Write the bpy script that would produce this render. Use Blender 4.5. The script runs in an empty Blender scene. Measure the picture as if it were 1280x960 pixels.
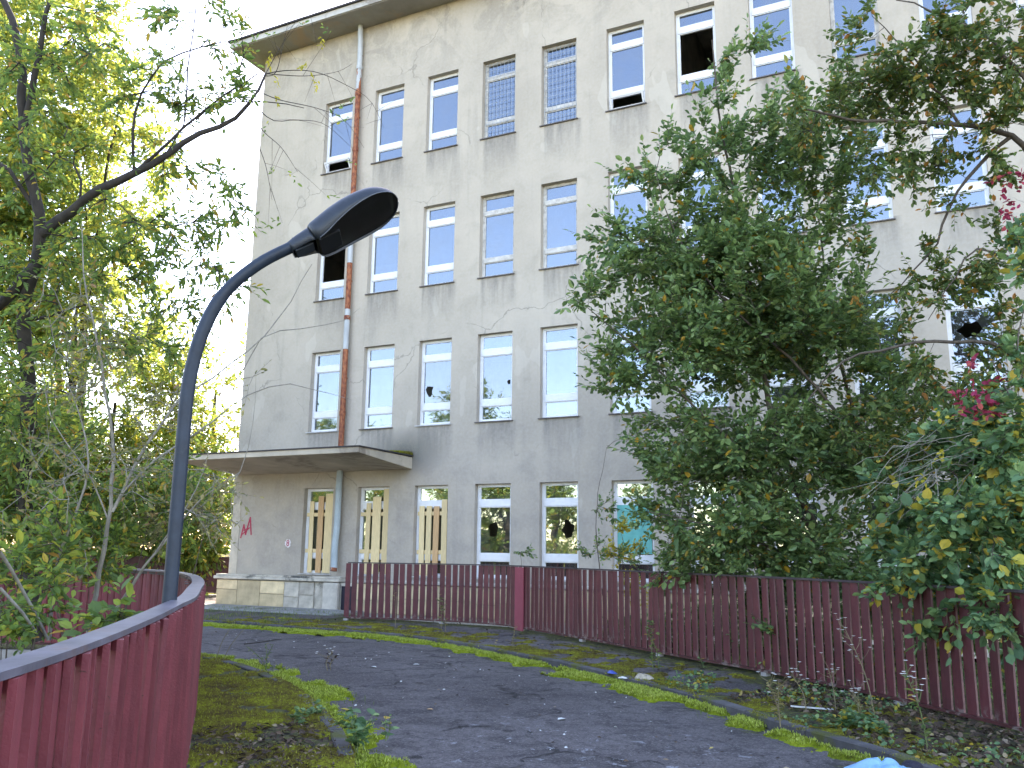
import bpy, bmesh, math, random
import numpy as np
from mathutils import Vector, Matrix, Euler
R = math.radians
scene = bpy.context.scene
C = scene.collection
rng = np.random.default_rng(7)
random.seed(7)

# ------------------------------------------------------------------ camera
cam_d = bpy.data.cameras.new('camera')
cam = bpy.data.objects.new('camera', cam_d); C.objects.link(cam)
cam.matrix_world = Matrix(((0.8988, 0.0736, 0.4321, 11.4766), (0.4382, -0.1753, -0.8816, -18.9492),
                           (0.0109, 0.9818, -0.1898, 1.583), (0, 0, 0, 1)))
cam_d.sensor_width = 36; cam_d.lens = 30.2514
cam_d.clip_start = .05; cam_d.clip_end = 2000
scene.camera = cam

# ------------------------------------------------------------------ light
SUN_EL, SUN_AZ = R(36), R(-20)          # azimuth from +Y towards +X
world = bpy.data.worlds.new('World'); scene.world = world; world.use_nodes = True
wn = world.node_tree.nodes; wl = world.node_tree.links
sky = wn.new('ShaderNodeTexSky'); sky.sky_type = 'NISHITA'; sky.sun_disc = False
sky.sun_elevation = SUN_EL; sky.sun_rotation = SUN_AZ
sky.dust_density = .6; sky.air_density = 1.0; sky.ozone_density = 1.0
bg = wn['Background']; bg.inputs[1].default_value = .15
wl.new(sky.outputs[0], bg.inputs[0])
sl = bpy.data.lights.new('sun', 'SUN'); sl.energy = 3.2; sl.angle = R(.6); sl.color = (1, .93, .80)
sun = bpy.data.objects.new('sun', sl); C.objects.link(sun)
sd = Vector((math.sin(SUN_AZ)*math.cos(SUN_EL), math.cos(SUN_AZ)*math.cos(SUN_EL), math.sin(SUN_EL)))
sun.rotation_euler = sd.to_track_quat('Z', 'Y').to_euler()
scene.view_settings.view_transform = 'Standard'
scene.view_settings.look = 'None'
scene.view_settings.gamma = 1
scene.view_settings.use_curve_mapping = False
scene.view_settings.exposure = 2.8
scene.view_settings.use_white_balance = True
scene.view_settings.white_balance_temperature = 7300
scene.view_settings.white_balance_tint = 20
scene.cycles.max_bounces = 8
scene.cycles.transparent_max_bounces = 8

# ------------------------------------------------------------------ materials
def mat(name):
    m = bpy.data.materials.new(name); m.use_nodes = True
    n = m.node_tree.nodes; return m, n, m.node_tree.links, n['Principled BSDF']
def noise(n, l, scale, detail=4, rough=.55, vec=None, dist=0):
    t = n.new('ShaderNodeTexNoise'); t.inputs['Scale'].default_value = scale
    t.inputs['Detail'].default_value = detail; t.inputs['Roughness'].default_value = rough
    t.inputs['Distortion'].default_value = dist
    if vec is not None: l.new(vec, t.inputs['Vector'])
    return t.outputs['Fac']
def ramp(n, l, fac, stops):
    r = n.new('ShaderNodeValToRGB'); e = r.color_ramp.elements
    while len(e) > len(stops): e.remove(e[-1])
    while len(e) < len(stops): e.new(.5)
    for k, (p, c) in enumerate(stops):
        e[k].position = p; e[k].color = (*c, 1) if len(c) == 3 else c
    l.new(fac, r.inputs[0]); return r.outputs[0]
def mr(n, l, v, a, b, c=0, d=1):
    t = n.new('ShaderNodeMapRange'); l.new(v, t.inputs[0])
    for i, x in enumerate((a, b, c, d)): t.inputs[i+1].default_value = x
    return t.outputs[0]
def mth(n, l, op, a, b=None, clamp=False):
    t = n.new('ShaderNodeMath'); t.operation = op; t.use_clamp = clamp
    for i, v in enumerate((a, b)):
        if v is None: continue
        if isinstance(v, (int, float)): t.inputs[i].default_value = v
        else: l.new(v, t.inputs[i])
    return t.outputs[0]
def mixc(n, l, fac, a, b, mode='MIX'):
    t = n.new('ShaderNodeMix'); t.data_type = 'RGBA'; t.blend_type = mode
    if isinstance(fac, (int, float)): t.inputs[0].default_value = fac
    else: l.new(fac, t.inputs[0])
    for i, v in ((6, a), (7, b)):
        if isinstance(v, tuple): t.inputs[i].default_value = (*v, 1)
        else: l.new(v, t.inputs[i])
    return t.outputs[2]
def coord(n, l, kind='Object', scale=None):
    t = n.new('ShaderNodeTexCoord'); o = t.outputs[kind]
    if scale:
        m = n.new('ShaderNodeMapping'); m.inputs['Scale'].default_value = scale; l.new(o, m.inputs[0]); o = m.outputs[0]
    return o
def geo(n, l, scale=None):
    g = n.new('ShaderNodeNewGeometry'); o = g.outputs['Position']
    if scale:
        m = n.new('ShaderNodeMapping'); m.inputs['Scale'].default_value = scale; l.new(o, m.inputs[0]); o = m.outputs[0]
    return o
def bump(n, l, b, h, strength=.3, dist=.02):
    t = n.new('ShaderNodeBump'); t.inputs['Strength'].default_value = strength; t.inputs['Distance'].default_value = dist
    l.new(h, t.inputs['Height']); l.new(t.outputs[0], b.inputs['Normal'])
def rndobj(n):
    return n.new('ShaderNodeObjectInfo').outputs['Random']

WX0, WPX, WW = -4.1558, 1.793, .994       # window columns
WH = 2.28
ROWZ = [3.196-WH, 7.04-WH, 10.835-WH, 14.743-WH]  # sill heights

def m_plaster(name, base=(.465, .405, .325), stains=True):
    m, n, l, b = mat(name)
    p = geo(n, l)
    big = noise(n, l, .35, 5, .6, p)
    mid = noise(n, l, 1.6, 6, .62, p, .4)
    fine = noise(n, l, 14, 5, .6, p)
    col = mixc(n, l, mr(n, l, big, .35, .65), tuple(c*.86 for c in base), tuple(c*1.1 for c in base))
    col = mixc(n, l, mth(n, l, 'MULTIPLY', mr(n, l, mid, .52, .68), .42), col, (base[0]*.72, base[1]*.72, base[2]*.70))
    # vertical run-off streaks
    st = noise(n, l, 1.0, 5, .6, geo(n, l, (2.6, 2.6, .22)), .3)
    col = mixc(n, l, mth(n, l, 'MULTIPLY', mr(n, l, st, .55, .75), .30), col, (.20, .185, .165))
    sx = n.new('ShaderNodeSeparateXYZ'); l.new(p, sx.inputs[0]); X, Z = sx.outputs[0], sx.outputs[2]
    if stains:
        # damp, flaking band high under the eave
        pn = noise(n, l, .9, 8, .68, p, 1.2)
        top = mr(n, l, Z, 14.2, 16.6)
        pm = mth(n, l, 'MULTIPLY', mr(n, l, pn, .47, .56), top, True)
        col = mixc(n, l, mth(n, l, 'MULTIPLY', pm, .42), col, (.215, .195, .165))
        pn2 = noise(n, l, 1.7, 8, .7, geo(n, l, (1.3, 1, 1)), 2)
        pm2 = mth(n, l, 'MULTIPLY', mr(n, l, pn2, .60, .63), mr(n, l, Z, 14.8, 16.0), True)
        col = mixc(n, l, mth(n, l, 'MULTIPLY', pm2, .55), col, (.52, .45, .34))
        crv = n.new('ShaderNodeTexVoronoi'); crv.feature = 'DISTANCE_TO_EDGE'; crv.inputs['Scale'].default_value = .23
        cw = n.new('ShaderNodeVectorMath'); cw.operation = 'ADD'; ct = n.new('ShaderNodeTexNoise'); ct.inputs['Scale'].default_value = 1.3; ct.inputs['Detail'].default_value = 7; l.new(p, ct.inputs[0]); l.new(p, cw.inputs[0]); l.new(ct.outputs['Color'], cw.inputs[1]); l.new(cw.outputs[0], crv.inputs['Vector'])
        ck = mth(n, l, 'MULTIPLY', mr(n, l, crv.outputs['Distance'], .005, .0015), mr(n, l, big, .50, .56), True)
        col = mixc(n, l, mth(n, l, 'MULTIPLY', ck, .55), col, (.17, .155, .13))
        ph = noise(n, l, .55, 3, .5, geo(n, l, (1.6, 1, .8)), .2)
        col = mixc(n, l, mth(n, l, 'MULTIPLY', mr(n, l, ph, .635, .645), .30), col, (.60, .55, .46))
        # dirty runs under each sill
        u = mth(n, l, 'FRACT', mth(n, l, 'DIVIDE', mth(n, l, 'SUBTRACT', X, WX0), WPX))
        um = mth(n, l, 'MULTIPLY', mr(n, l, u, .0, .03), mr(n, l, u, .62, .55), True)
        zz = mth(n, l, 'FRACT', mth(n, l, 'DIVIDE', mth(n, l, 'SUBTRACT', Z, 4.76-3.85), 3.85))
        vm = mr(n, l, zz, .72, 1.0)
        sn = noise(n, l, 1.0, 6, .65, geo(n, l, (7, 7, .8)))
        um = mth(n, l, 'MULTIPLY', um, mr(n, l, X, -4.22, -4.17))
        um = mth(n, l, 'MULTIPLY', um, mr(n, l, Z, 14.7, 14.6))
        k = mth(n, l, 'MULTIPLY', mth(n, l, 'MULTIPLY', um, vm), mr(n, l, sn, .30, .62, .15, 1))
        col = mixc(n, l, mth(n, l, 'MULTIPLY', k, .8), col, (.15, .14, .125))
        # greyer tone of the lowest storeys, partly lighting painted into the colour, dark soot by the canopy root
        low = mth(n, l, 'MULTIPLY', mr(n, l, Z, 6.5, 2.5), mr(n, l, mid, .3, .6, .25, 1))
        col = mixc(n, l, mth(n, l, 'MULTIPLY', low, .42), col, (.25, .235, .225))
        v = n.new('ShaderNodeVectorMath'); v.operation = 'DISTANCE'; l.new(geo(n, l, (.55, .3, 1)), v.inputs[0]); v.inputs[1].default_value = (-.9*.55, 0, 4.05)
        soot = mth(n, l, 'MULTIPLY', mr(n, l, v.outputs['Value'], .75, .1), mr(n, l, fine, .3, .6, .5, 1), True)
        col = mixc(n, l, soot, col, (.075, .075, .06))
        # line of grime where the wall turns the left corner
        cg = mth(n, l, 'MULTIPLY', mr(n, l, mth(n, l, 'ABSOLUTE', mth(n, l, 'ADD', X, 2.9)), .35, .05), mr(n, l, st, .4, .6), True)
        col = mixc(n, l, mth(n, l, 'MULTIPLY', cg, .5), col, (.27, .235, .20))
    col = mixc(n, l, mth(n, l, 'MULTIPLY', mr(n, l, fine, .4, .75), .22), col, (.56, .53, .48))
    l.new(col, b.inputs['Base Color']); b.inputs['Roughness'].default_value = .92
    hh = mth(n, l, 'ADD', noise(n, l, 60, 3, .6, p), mth(n, l, 'MULTIPLY', mid, 2.0))
    bump(n, l, b, hh, .35, .012)
    return m
M = {}
M['plaster'] = m_plaster('plaster')
M['plaster_plain'] = m_plaster('plaster_worn', (.43, .40, .35), False)

def simple(name, col, rough=.6, metal=0, nscale=6, var=.25, bstr=.15, spec=.5, dirt=None, objvar=0, stretch=None):
    m, n, l, b = mat(name)
    p = coord(n, l, 'Object', stretch)
    f = noise(n, l, nscale, 6, .62, p)
    c = mixc(n, l, mr(n, l, f, .3, .7), tuple(x*(1-var) for x in col), tuple(min(1, x*(1+var)) for x in col))
    if dirt:
        g = noise(n, l, nscale*.45, 8, .7, p, .6)
        c = mixc(n, l, mr(n, l, g, dirt[1], dirt[1]+.1), c, dirt[0])
    if objvar:
        h = n.new('ShaderNodeHueSaturation'); l.new(c, h.inputs['Color'])
        l.new(mr(n, l, rndobj(n), 0, 1, 1-objvar, 1+objvar), h.inputs['Value']); c = h.outputs[0]
    l.new(c, b.inputs['Base Color']); b.inputs['Roughness'].default_value = rough
    b.inputs['Metallic'].default_value = metal; b.inputs['Specular IOR Level'].default_value = spec
    if bstr: bump(n, l, b, noise(n, l, nscale*5, 4, .6, p), bstr, .01)
    return m
M['pvc'] = simple('white_window_plastic', (.74, .75, .76), .4, 0, 3, .08, .02, dirt=((.5, .49, .45), .60))
M['oldframe'] = simple('weathered_window_wood', (.52, .50, .46), .7, 0, 8, .2, .2, dirt=((.33, .30, .26), .52))
M['sill'] = simple('dark_sill_sheet', (.10, .085, .078), .55, .2, 5, .4, .1)
M['sill_white'] = simple('pale_sill_sheet', (.42, .41, .40), .55, .0, 5, .3, .1)
M['concrete'] = simple('canopy_concrete', (.46, .40, .31), .9, 0, 1.2, .22, .3, dirt=((.25, .21, .165), .54))
M['fascia'] = simple('pale_fascia', (.48, .46, .42), .85, 0, 1.5, .2, .2, dirt=((.28, .25, .21), .55))
M['roofing'] = simple('roof_felt', (.045, .04, .04), .85, 0, 4, .3, .2)
M['eave'] = simple('eave_soffit', (.30, .28, .25), .9, 0, .8, .25, .2, dirt=((.40, .29, .20), .56))
M['stone'] = simple('plinth_stone', (.58, .46, .28), .85, 0, 3, .25, .4, dirt=((.33, .29, .22), .60), objvar=.22)
M['stone_blue'] = simple('plinth_stone_grey', (.44, .40, .33), .85, 0, 4, .3, .4, dirt=((.12, .12, .11), .58), objvar=.12)
M['stone_cap'] = simple('plinth_ledge_stone', (.50, .46, .39), .85, 0, 3, .25, .4, dirt=((.10, .10, .09), .57))
M['wood'] = simple('raw_pine_board', (.68, .53, .29), .75, 0, 9, .16, .15, stretch=(6, 6, .5), objvar=.10)
M['wood_orange'] = simple('orange_pine_board', (.56, .345, .17), .75, 0, 9, .2, .15, stretch=(6, 6, .5))
M['interior'] = simple('dark_room_wall', (.5, .46, .40), .95, 0, 1, .4, 0)
M['teal'] = simple('teal_sheet', (.10, .42, .38), .6, 0, 4, .2, .1)
M['yellowlight'] = simple('room_light_colour', (.62, .58, .46), .8, 0, 2, .2, 0)
M['bars'] = simple('grille_bars', (.30, .32, .33), .5, .4, 10, .2, .1)
M['lamp'] = simple('lamp_paint', (.016, .022, .030), .45, 0, 14, .25, .12, spec=.5, dirt=((.035, .042, .05), .62))
M['pole'] = simple('pole_paint', (.016, .026, .042), .5, 0, 10, .25, .10, spec=.4, dirt=((.035, .045, .06), .62))
M['rim'] = simple('worn_rim', (.09, .10, .115), .5, .2, 20, .3, 0)
M['lampglass'] = simple('lamp_bowl', (.006, .006, .007), .3, 0, 9, .3, .02)
M['bark_dark'] = simple('dark_bark', (.045, .037, .032), .9, 0, 14, .4, .5, stretch=(1, 1, .4))
M['bark_grey'] = simple('grey_bark', (.25, .23, .19), .85, 0, 16, .35, .4, stretch=(1, 1, .5))
M['bark'] = simple('brown_bark', (.095, .075, .058), .9, 0, 16, .4, .5, stretch=(1, 1, .5))
M['stem'] = simple('dry_stem', (.22, .18, .10), .8, 0, 20, .3, 0)
M['stemgreen'] = simple('green_stem', (.13, .17, .06), .8, 0, 20, .3, 0)
M['petal'] = simple('small_white_flower', (.75, .74, .66), .7, 0, 20, .1, 0)
M['bag'] = simple('pale_blue_plastic', (.19, .40, .60), .4, 0, 8, .12, .5)
M['cloth_hole_dark'] = simple('dark_cloth_and_hole_shade', (.015, .014, .025), .8, 0, 8, .3, .5)  # also colours the panel that paints the plinth hole's shade
M['rock'] = simple('pale_rock', (.40, .34, .25), .9, 0, 12, .4, .6, dirt=((.10, .09, .07), .52))
M['litter_white'] = simple('pale_scrap', (.60, .60, .56), .7, 0, 30, .15, 0)
M['litter_blue'] = simple('blue_wrapper', (.05, .09, .35), .4, 0, 30, .2, 0)
M['graf_red'] = simple('red_spray', (.42, .035, .075), .7, 0, 20, .25, 0)
M['graf_white'] = simple('white_spray', (.72, .68, .68), .8, 0, 20, .1, 0)
M['creamcorner'] = simple('bare_corner_render', (.50, .445, .36), .9, 0, 2.2, .25, .4, dirt=((.34, .31, .27), .52))

# pipe paint: zinc flaking to rust, amount per section
def m_pipe(name, thr):
    m, n, l, b = mat(name)
    p = geo(n, l, (9, 9, 2.2)); q = geo(n, l, (16, 16, 9))
    f = mth(n, l, 'ADD', mth(n, l, 'MULTIPLY', noise(n, l, .7, 7, .65, p, .5), .8), mth(n, l, 'MULTIPLY', noise(n, l, 1, 4, .6, q), .2))
    rust = mixc(n, l, mr(n, l, noise(n, l, 1, 6, .6, q), .35, .62), (.13, .022, .012), (.38, .13, .05))
    zinc = mixc(n, l, mr(n, l, noise(n, l, 1, 5, .6, p), .3, .7), (.36, .38, .385), (.52, .54, .54))
    c = mixc(n, l, mr(n, l, f, thr, thr+.015), zinc, rust)
    l.new(c, b.inputs['Base Color']); b.inputs['Roughness'].default_value = .7
    bump(n, l, b, f, .4, .02); return m
M['pipe_zinc'] = m_pipe('downpipe_zinc', .66)
M['pipe_rust'] = m_pipe('downpipe_rust', .36)
M['pipe_mixed'] = m_pipe('downpipe_flaking', .46)
M['pipe_blue'] = simple('painted_downpipe', (.36, .43, .46), .6, 0, 3, .15, .1, dirt=((.20, .08, .05), .64))

# painted red metal of the fences
def m_red(name, col, dark):
    m, n, l, b = mat(name)
    p = coord(n, l, 'Object'); g = geo(n, l)
    f = noise(n, l, 5, 6, .6, g)
    c = mixc(n, l, mr(n, l, f, .3, .7), dark, col)
    ch = noise(n, l, 26, 7, .72, g, .8)
    c = mixc(n, l, mr(n, l, ch, .655, .68), c, (.055, .018, .014))
    w = noise(n, l, 9, 6, .7, g, .4)
    sx = n.new('ShaderNodeSeparateXYZ'); l.new(g, sx.inputs[0])
    low = mth(n, l, 'MULTIPLY', mr(n, l, sx.outputs[2], .20, .06), mr(n, l, w, .54, .60), True)
    c = mixc(n, l, low, c, (.20, .15, .13))
    h = n.new('ShaderNodeHueSaturation'); l.new(c, h.inputs['Color'])
    l.new(mr(n, l, rndobj(n), 0, 1, .82, 1.18), h.inputs['Value'])
    l.new(h.outputs[0], b.inputs['Base Color']); b.inputs['Roughness'].default_value = .55
    bump(n, l, b, mth(n, l, 'ADD', ch, noise(n, l, 90, 2, .5, g)), .3, .006); return m
M['red'] = m_red('shaded_oxblood_paint', (.110, .021, .025), (.070, .014, .017))  # darker copy: tree shade over the long fence is mixed into its paint
M['red_near'] = m_red('faded_lit_oxblood_paint', (.225, .042, .052), (.155, .028, .036))  # lighter, faded copy for the fence outside the tree shade
M['red_dark'] = m_red('weathered_oxblood_paint', (.095, .022, .024), (.06, .016, .016))
M['post_pink'] = m_red('faded_red_post_paint', (.36, .075, .105), (.30, .06, .085))
M['rail'] = simple('bare_rail_metal', (.125, .115, .140), .45, .15, 6, .3, .15, dirt=((.16, .10, .09), .56))
M['rail_edge'] = simple('rail_edge_dark', (.055, .04, .045), .6, .1, 6, .3, .1)
M['footing'] = simple('fence_footing', (.30, .28, .26), .9, 0, 6, .3, .3)
M['slatedge'] = simple('highlit_slat_edge', (.17, .085, .08), .6, 0, 20, .3, 0)  # paler tone paints a rusty highlight along the slat edges

# glass: coated double glazing, strong sky mirror over a see-through body
def m_glass(name, mir, tint, body=(.5, .55, .55)):
    m, n, l, b = mat(name); n.remove(b)
    out = n['Material Output']
    gl = n.new('ShaderNodeBsdfGlossy'); gl.inputs['Roughness'].default_value = .015; gl.inputs['Color'].default_value = (*tint, 1)
    tr = n.new('ShaderNodeBsdfTransparent'); tr.inputs['Color'].default_value = (*body, 1)
    mx = n.new('ShaderNodeMixShader'); mx.inputs[0].default_value = mir
    df = n.new('ShaderNodeBsdfDiffuse'); df.inputs['Color'].default_value = (.35, .36, .35, 1)
    m2 = n.new('ShaderNodeMixShader'); l.new(mr(n, l, noise(n, l, 3, 6, .6, geo(n, l)), .4, .8, .03, .16), m2.inputs[0])
    l.new(tr.outputs[0], mx.inputs[1]); l.new(gl.outputs[0], mx.inputs[2])
    l.new(mx.outputs[0], m2.inputs[1]); l.new(df.outputs[0], m2.inputs[2]); l.new(m2.outputs[0], out.inputs['Surface'])
    bp = n.new('ShaderNodeBump'); bp.inputs['Strength'].default_value = .12; bp.inputs['Distance'].default_value = .02
    l.new(noise(n, l, 1.3, 2, .5, geo(n, l)), bp.inputs['Height']); l.new(bp.outputs[0], gl.inputs['Normal'])
    return m
M['glass'] = m_glass('window_glass', .25, (.68, .76, .86))
M['glass_low'] = m_glass('ground_floor_glass', .34, (.90, 1, .90))

# leaves: colour from a per-leaf random attribute
def m_leaf(name, stops, trans=.35, rough=.5):
    m, n, l, b = mat(name)
    a = n.new('ShaderNodeAttribute'); a.attribute_name = 'rnd'
    c = ramp(n, l, a.outputs['Fac'], stops)
    l.new(c, b.inputs['Base Color']); b.inputs['Roughness'].default_value = rough; b.inputs['Specular IOR Level'].default_value = .35
    t = n.new('ShaderNodeBsdfTranslucent')
    tc = mixc(n, l, 1.0, c, (1.0, 1.10, .68), 'MULTIPLY'); g = n.new('ShaderNodeGamma'); l.new(tc, g.inputs[0]); g.inputs[1].default_value = .8
    l.new(g.outputs[0], t.inputs['Color'])
    mx = n.new('ShaderNodeMixShader'); mx.inputs[0].default_value = trans
    l.new(b.outputs[0], mx.inputs[1]); l.new(t.outputs[0], mx.inputs[2]); l.new(mx.outputs[0], n['Material Output'].inputs['Surface'])
    return m
M['leaf_dark'] = m_leaf('dark_green_leaf', [(0, (.07, .125, .05)), (.45, (.13, .22, .08)), (.85, (.22, .32, .11)), (.965, (.25, .32, .11)), (.975, (.40, .22, .03)), (1, (.42, .26, .03))], .33, .36)
M['leaf_olive'] = m_leaf('olive_leaf', [(0, (.055, .095, .03)), (.5, (.11, .17, .05)), (.88, (.18, .23, .06)), (.92, (.36, .26, .05)), (1, (.42, .16, .04))], .32)
M['leaf_broad'] = m_leaf('broad_green_leaf', [(0, (.06, .13, .06)), (.5, (.125, .235, .10)), (.88, (.24, .35, .13)), (.90, (.45, .40, .06)), (1, (.50, .30, .04))], .3)
M['leaf_left'] = m_leaf('mid_green_leaf', [(0, (.08, .14, .045)), (.5, (.16, .25, .06)), (.85, (.30, .37, .06)), (.92, (.50, .40, .05)), (1, (.45, .22, .06))], .5)
M['leaf_yellow'] = m_leaf('sunlit_autumn_leaf', [(0, (.11, .17, .04)), (.5, (.22, .28, .06)), (.82, (.38, .38, .07)), (1, (.52, .43, .07))], .55)
M['leaf_pale'] = m_leaf('pale_dry_leaf', [(0, (.13, .13, .06)), (.5, (.24, .23, .10)), (.8, (.36, .30, .13)), (1, (.30, .17, .09))], .4)
M['leaf_gold'] = m_leaf('golden_leaf', [(0, (.40, .33, .03)), (1, (.60, .48, .06))], .4)
M['leaf_red'] = m_leaf('crimson_leaf', [(0, (.22, .02, .04)), (.6, (.42, .04, .12)), (1, (.50, .09, .07))], .4)
M['leaf_litter'] = m_leaf('fallen_leaf', [(0, (.035, .024, .018)), (.45, (.075, .05, .033)), (.8, (.15, .10, .065)), (.95, (.30, .23, .16)), (1, (.38, .30, .10))], .05, .8)
M['grass'] = m_leaf('grass_blade', [(0, (.05, .09, .015)), (.6, (.12, .18, .02)), (1, (.25, .28, .05))], .3)
M['moss_blade'] = m_leaf('moss_blade', [(0, (.13, .12, .02)), (.35, (.30, .37, .04)), (.8, (.50, .58, .09)), (1, (.62, .62, .16))], .3)
M['moss_blade_dull'] = m_leaf('dull_moss_blade', [(0, (.10, .065, .02)), (.5, (.20, .17, .02)), (.8, (.30, .32, .03)), (1, (.45, .46, .05))], .3)

def m_moss(name, cols):
    m, n, l, b = mat(name); p = geo(n, l)
    f = mth(n, l, 'ADD', mth(n, l, 'MULTIPLY', noise(n, l, 2.2, 5, .6, p), .55), mth(n, l, 'MULTIPLY', noise(n, l, 28, 4, .7, p), .45))
    c = ramp(n, l, f, cols)
    l.new(c, b.inputs['Base Color']); b.inputs['Roughness'].default_value = 1; b.inputs['Specular IOR Level'].default_value = .1
    bump(n, l, b, noise(n, l, 120, 4, .75, p), 1, .02); return m
M['moss_bright'] = m_moss('bright_moss', [(.34, (.06, .065, .014)), (.43, (.14, .17, .016)), (.55, (.25, .31, .02)), (.70, (.40, .43, .05))])
M['moss_dull'] = m_moss('dull_moss', [(.38, (.07, .048, .024)), (.48, (.13, .10, .024)), (.54, (.19, .18, .02)), (.60, (.27, .29, .025)), (.66, (.36, .38, .03))])

def m_asphalt(name, walk):
    m, n, l, b = mat(name); p = geo(n, l)
    big = noise(n, l, .5, 5, .6, p, .5); mid = noise(n, l, 2.1, 7, .65, p, .7); fine = noise(n, l, 55, 4, .7, p); vf = noise(n, l, 190, 2, .6, p)
    c = mixc(n, l, mr(n, l, big, .35, .65), (.092, .078, .077), (.175, .154, .150))
    c = mixc(n, l, mth(n, l, 'MULTIPLY', mr(n, l, mid, .49, .62), .85), c, (.042, .037, .038))
    c = mixc(n, l, mth(n, l, 'MULTIPLY', mr(n, l, fine, .50, .72), .6), c, (.20, .185, .18))
    c = mixc(n, l, mr(n, l, vf, .66, .74), c, (.34, .33, .34))
    c = mixc(n, l, mth(n, l, 'MULTIPLY', mr(n, l, fine, .48, .30), .6), c, (.03, .026, .028))
    c = mixc(n, l, mth(n, l, 'MULTIPLY', mr(n, l, noise(n, l, 9, 5, .7, p), .48, .62), .45), c, (.045, .038, .036))
    gr = noise(n, l, 26, 3, .8, p)
    c = mixc(n, l, mth(n, l, 'MULTIPLY', mr(n, l, gr, .54, .66), .7), c, (.26, .235, .225))
    g2 = noise(n, l, 38, 3, .85, geo(n, l, (1, 1.3, 1)))
    c = mixc(n, l, mth(n, l, 'MULTIPLY', mr(n, l, g2, .47, .36), .75), c, (.035, .03, .03))
    # cracks
    v = n.new('ShaderNodeTexVoronoi'); v.feature = 'DISTANCE_TO_EDGE'; v.inputs['Scale'].default_value = .36
    wv = n.new('ShaderNodeVectorMath'); wv.operation = 'ADD'; l.new(p, wv.inputs[0])
    nt = n.new('ShaderNodeTexNoise'); nt.inputs['Scale'].default_value = 1.7; nt.inputs['Detail'].default_value = 6; l.new(p, nt.inputs[0]); l.new(nt.outputs['Color'], wv.inputs[1]); l.new(wv.outputs[0], v.inputs['Vector'])
    cr = mth(n, l, 'MULTIPLY', mr(n, l, v.outputs['Distance'], .013, .004), mr(n, l, mid, .46, .56))
    c = mixc(n, l, mth(n, l, 'MULTIPLY', cr, .7), c, (.022, .02, .018))
    # worn pale patches (exposed binder) nearest the viewer's end
    wp = noise(n, l, 5.5, 9, .74, p, .6)
    at = n.new('ShaderNodeAttribute'); at.attribute_name = 'worn'
    wm = mth(n, l, 'MULTIPLY', mr(n, l, wp, .60, .615), at.outputs['Fac'], True)
    c = mixc(n, l, mth(n, l, 'MULTIPLY', wm, .75), c, (.34, .345, .36))
    # dirt / humus / moss film driven by the distance to the kerb
    am = n.new('ShaderNodeAttribute'); am.attribute_name = 'moss'
    ms = mth(n, l, 'ADD', am.outputs['Fac'], mth(n, l, 'MULTIPLY', mth(n, l, 'SUBTRACT', mid, .5), 1.9))
    mm = mr(n, l, ms, .42, .62)
    dn = noise(n, l, 9, 6, .7, p)
    dc = ramp(n, l, dn, [(.35, (.030, .026, .020)), (.48, (.055, .055, .02)), (.58, (.11, .12, .02)), (.70, (.20, .22, .03))])
    c = mixc(n, l, mth(n, l, 'MULTIPLY', mm, .93), c, dc)
    l.new(c, b.inputs['Base Color']); b.inputs['Roughness'].default_value = .85; b.inputs['Specular IOR Level'].default_value = .3
    h = mth(n, l, 'SUBTRACT', mth(n, l, 'ADD', fine, mth(n, l, 'MULTIPLY', mid, 1.2)), mth(n, l, 'MULTIPLY', cr, 2))
    bump(n, l, b, h, .9, .02); return m
M['asphalt'] = m_asphalt('old_asphalt', False)
M['kerb'] = simple('kerb_stone', (.085, .08, .08), .95, 0, 5, .35, .7, dirt=((.075, .08, .018), .50), objvar=.15)
M['apron'] = simple('pale_paving', (.30, .30, .29), .9, 0, 2.5, .25, .4, dirt=((.13, .125, .09), .53))
M['soil'] = m_moss('leafy_soil', [(.35, (.035, .028, .018)), (.5, (.07, .06, .03)), (.6, (.10, .095, .03)), (.7, (.12, .13, .035))])

# ------------------------------------------------------------------ helpers
def props(o, label=None, cat=None, group=None, kind=None):
    if label: o['label'] = label
    if cat: o['category'] = cat
    if group: o['group'] = group
    if kind: o['kind'] = kind
    return o
def empty(name, loc, label, cat, group=None):
    o = bpy.data.objects.new(name, None); C.objects.link(o); o.location = loc; o.empty_display_size = .2
    return props(o, label, cat, group)
def mesh_obj(name, me, parent=None, loc=(0, 0, 0), rot=None):
    o = bpy.data.objects.new(name, me); C.objects.link(o)
    if parent: o.parent = parent
    o.location = loc
    if rot is not None: o.rotation_euler = rot
    return o
def np_mesh(name, V, Fs, m, rnd=None, smooth=False, attrs=None):
    V = np.asarray(V, np.float32); me = bpy.data.meshes.new(name)
    Fs = [np.asarray(f, np.int32) for f in (Fs if isinstance(Fs, list) else [Fs]) if len(f)]
    me.vertices.add(len(V)); me.vertices.foreach_set('co', V.ravel())
    tot = sum(f.size for f in Fs); nf = sum(len(f) for f in Fs)
    me.loops.add(tot); me.polygons.add(nf)
    me.loops.foreach_set('vertex_index', np.concatenate([f.ravel() for f in Fs]))
    sizes = np.concatenate([np.full(len(f), f.shape[1]) for f in Fs]); st = np.concatenate([[0], np.cumsum(sizes)[:-1]])
    me.polygons.foreach_set('loop_start', st.astype(np.int32))
    me.polygons.foreach_set('use_smooth', np.full(nf, smooth))
    for an, av in dict(attrs or {}, **({'rnd': rnd} if rnd is not None else {})).items():
        a = me.attributes.new(an, 'FLOAT', 'POINT'); a.data.foreach_set('value', np.asarray(av, np.float32))
    me.materials.append(m); me.update(calc_edges=True); return me
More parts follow.
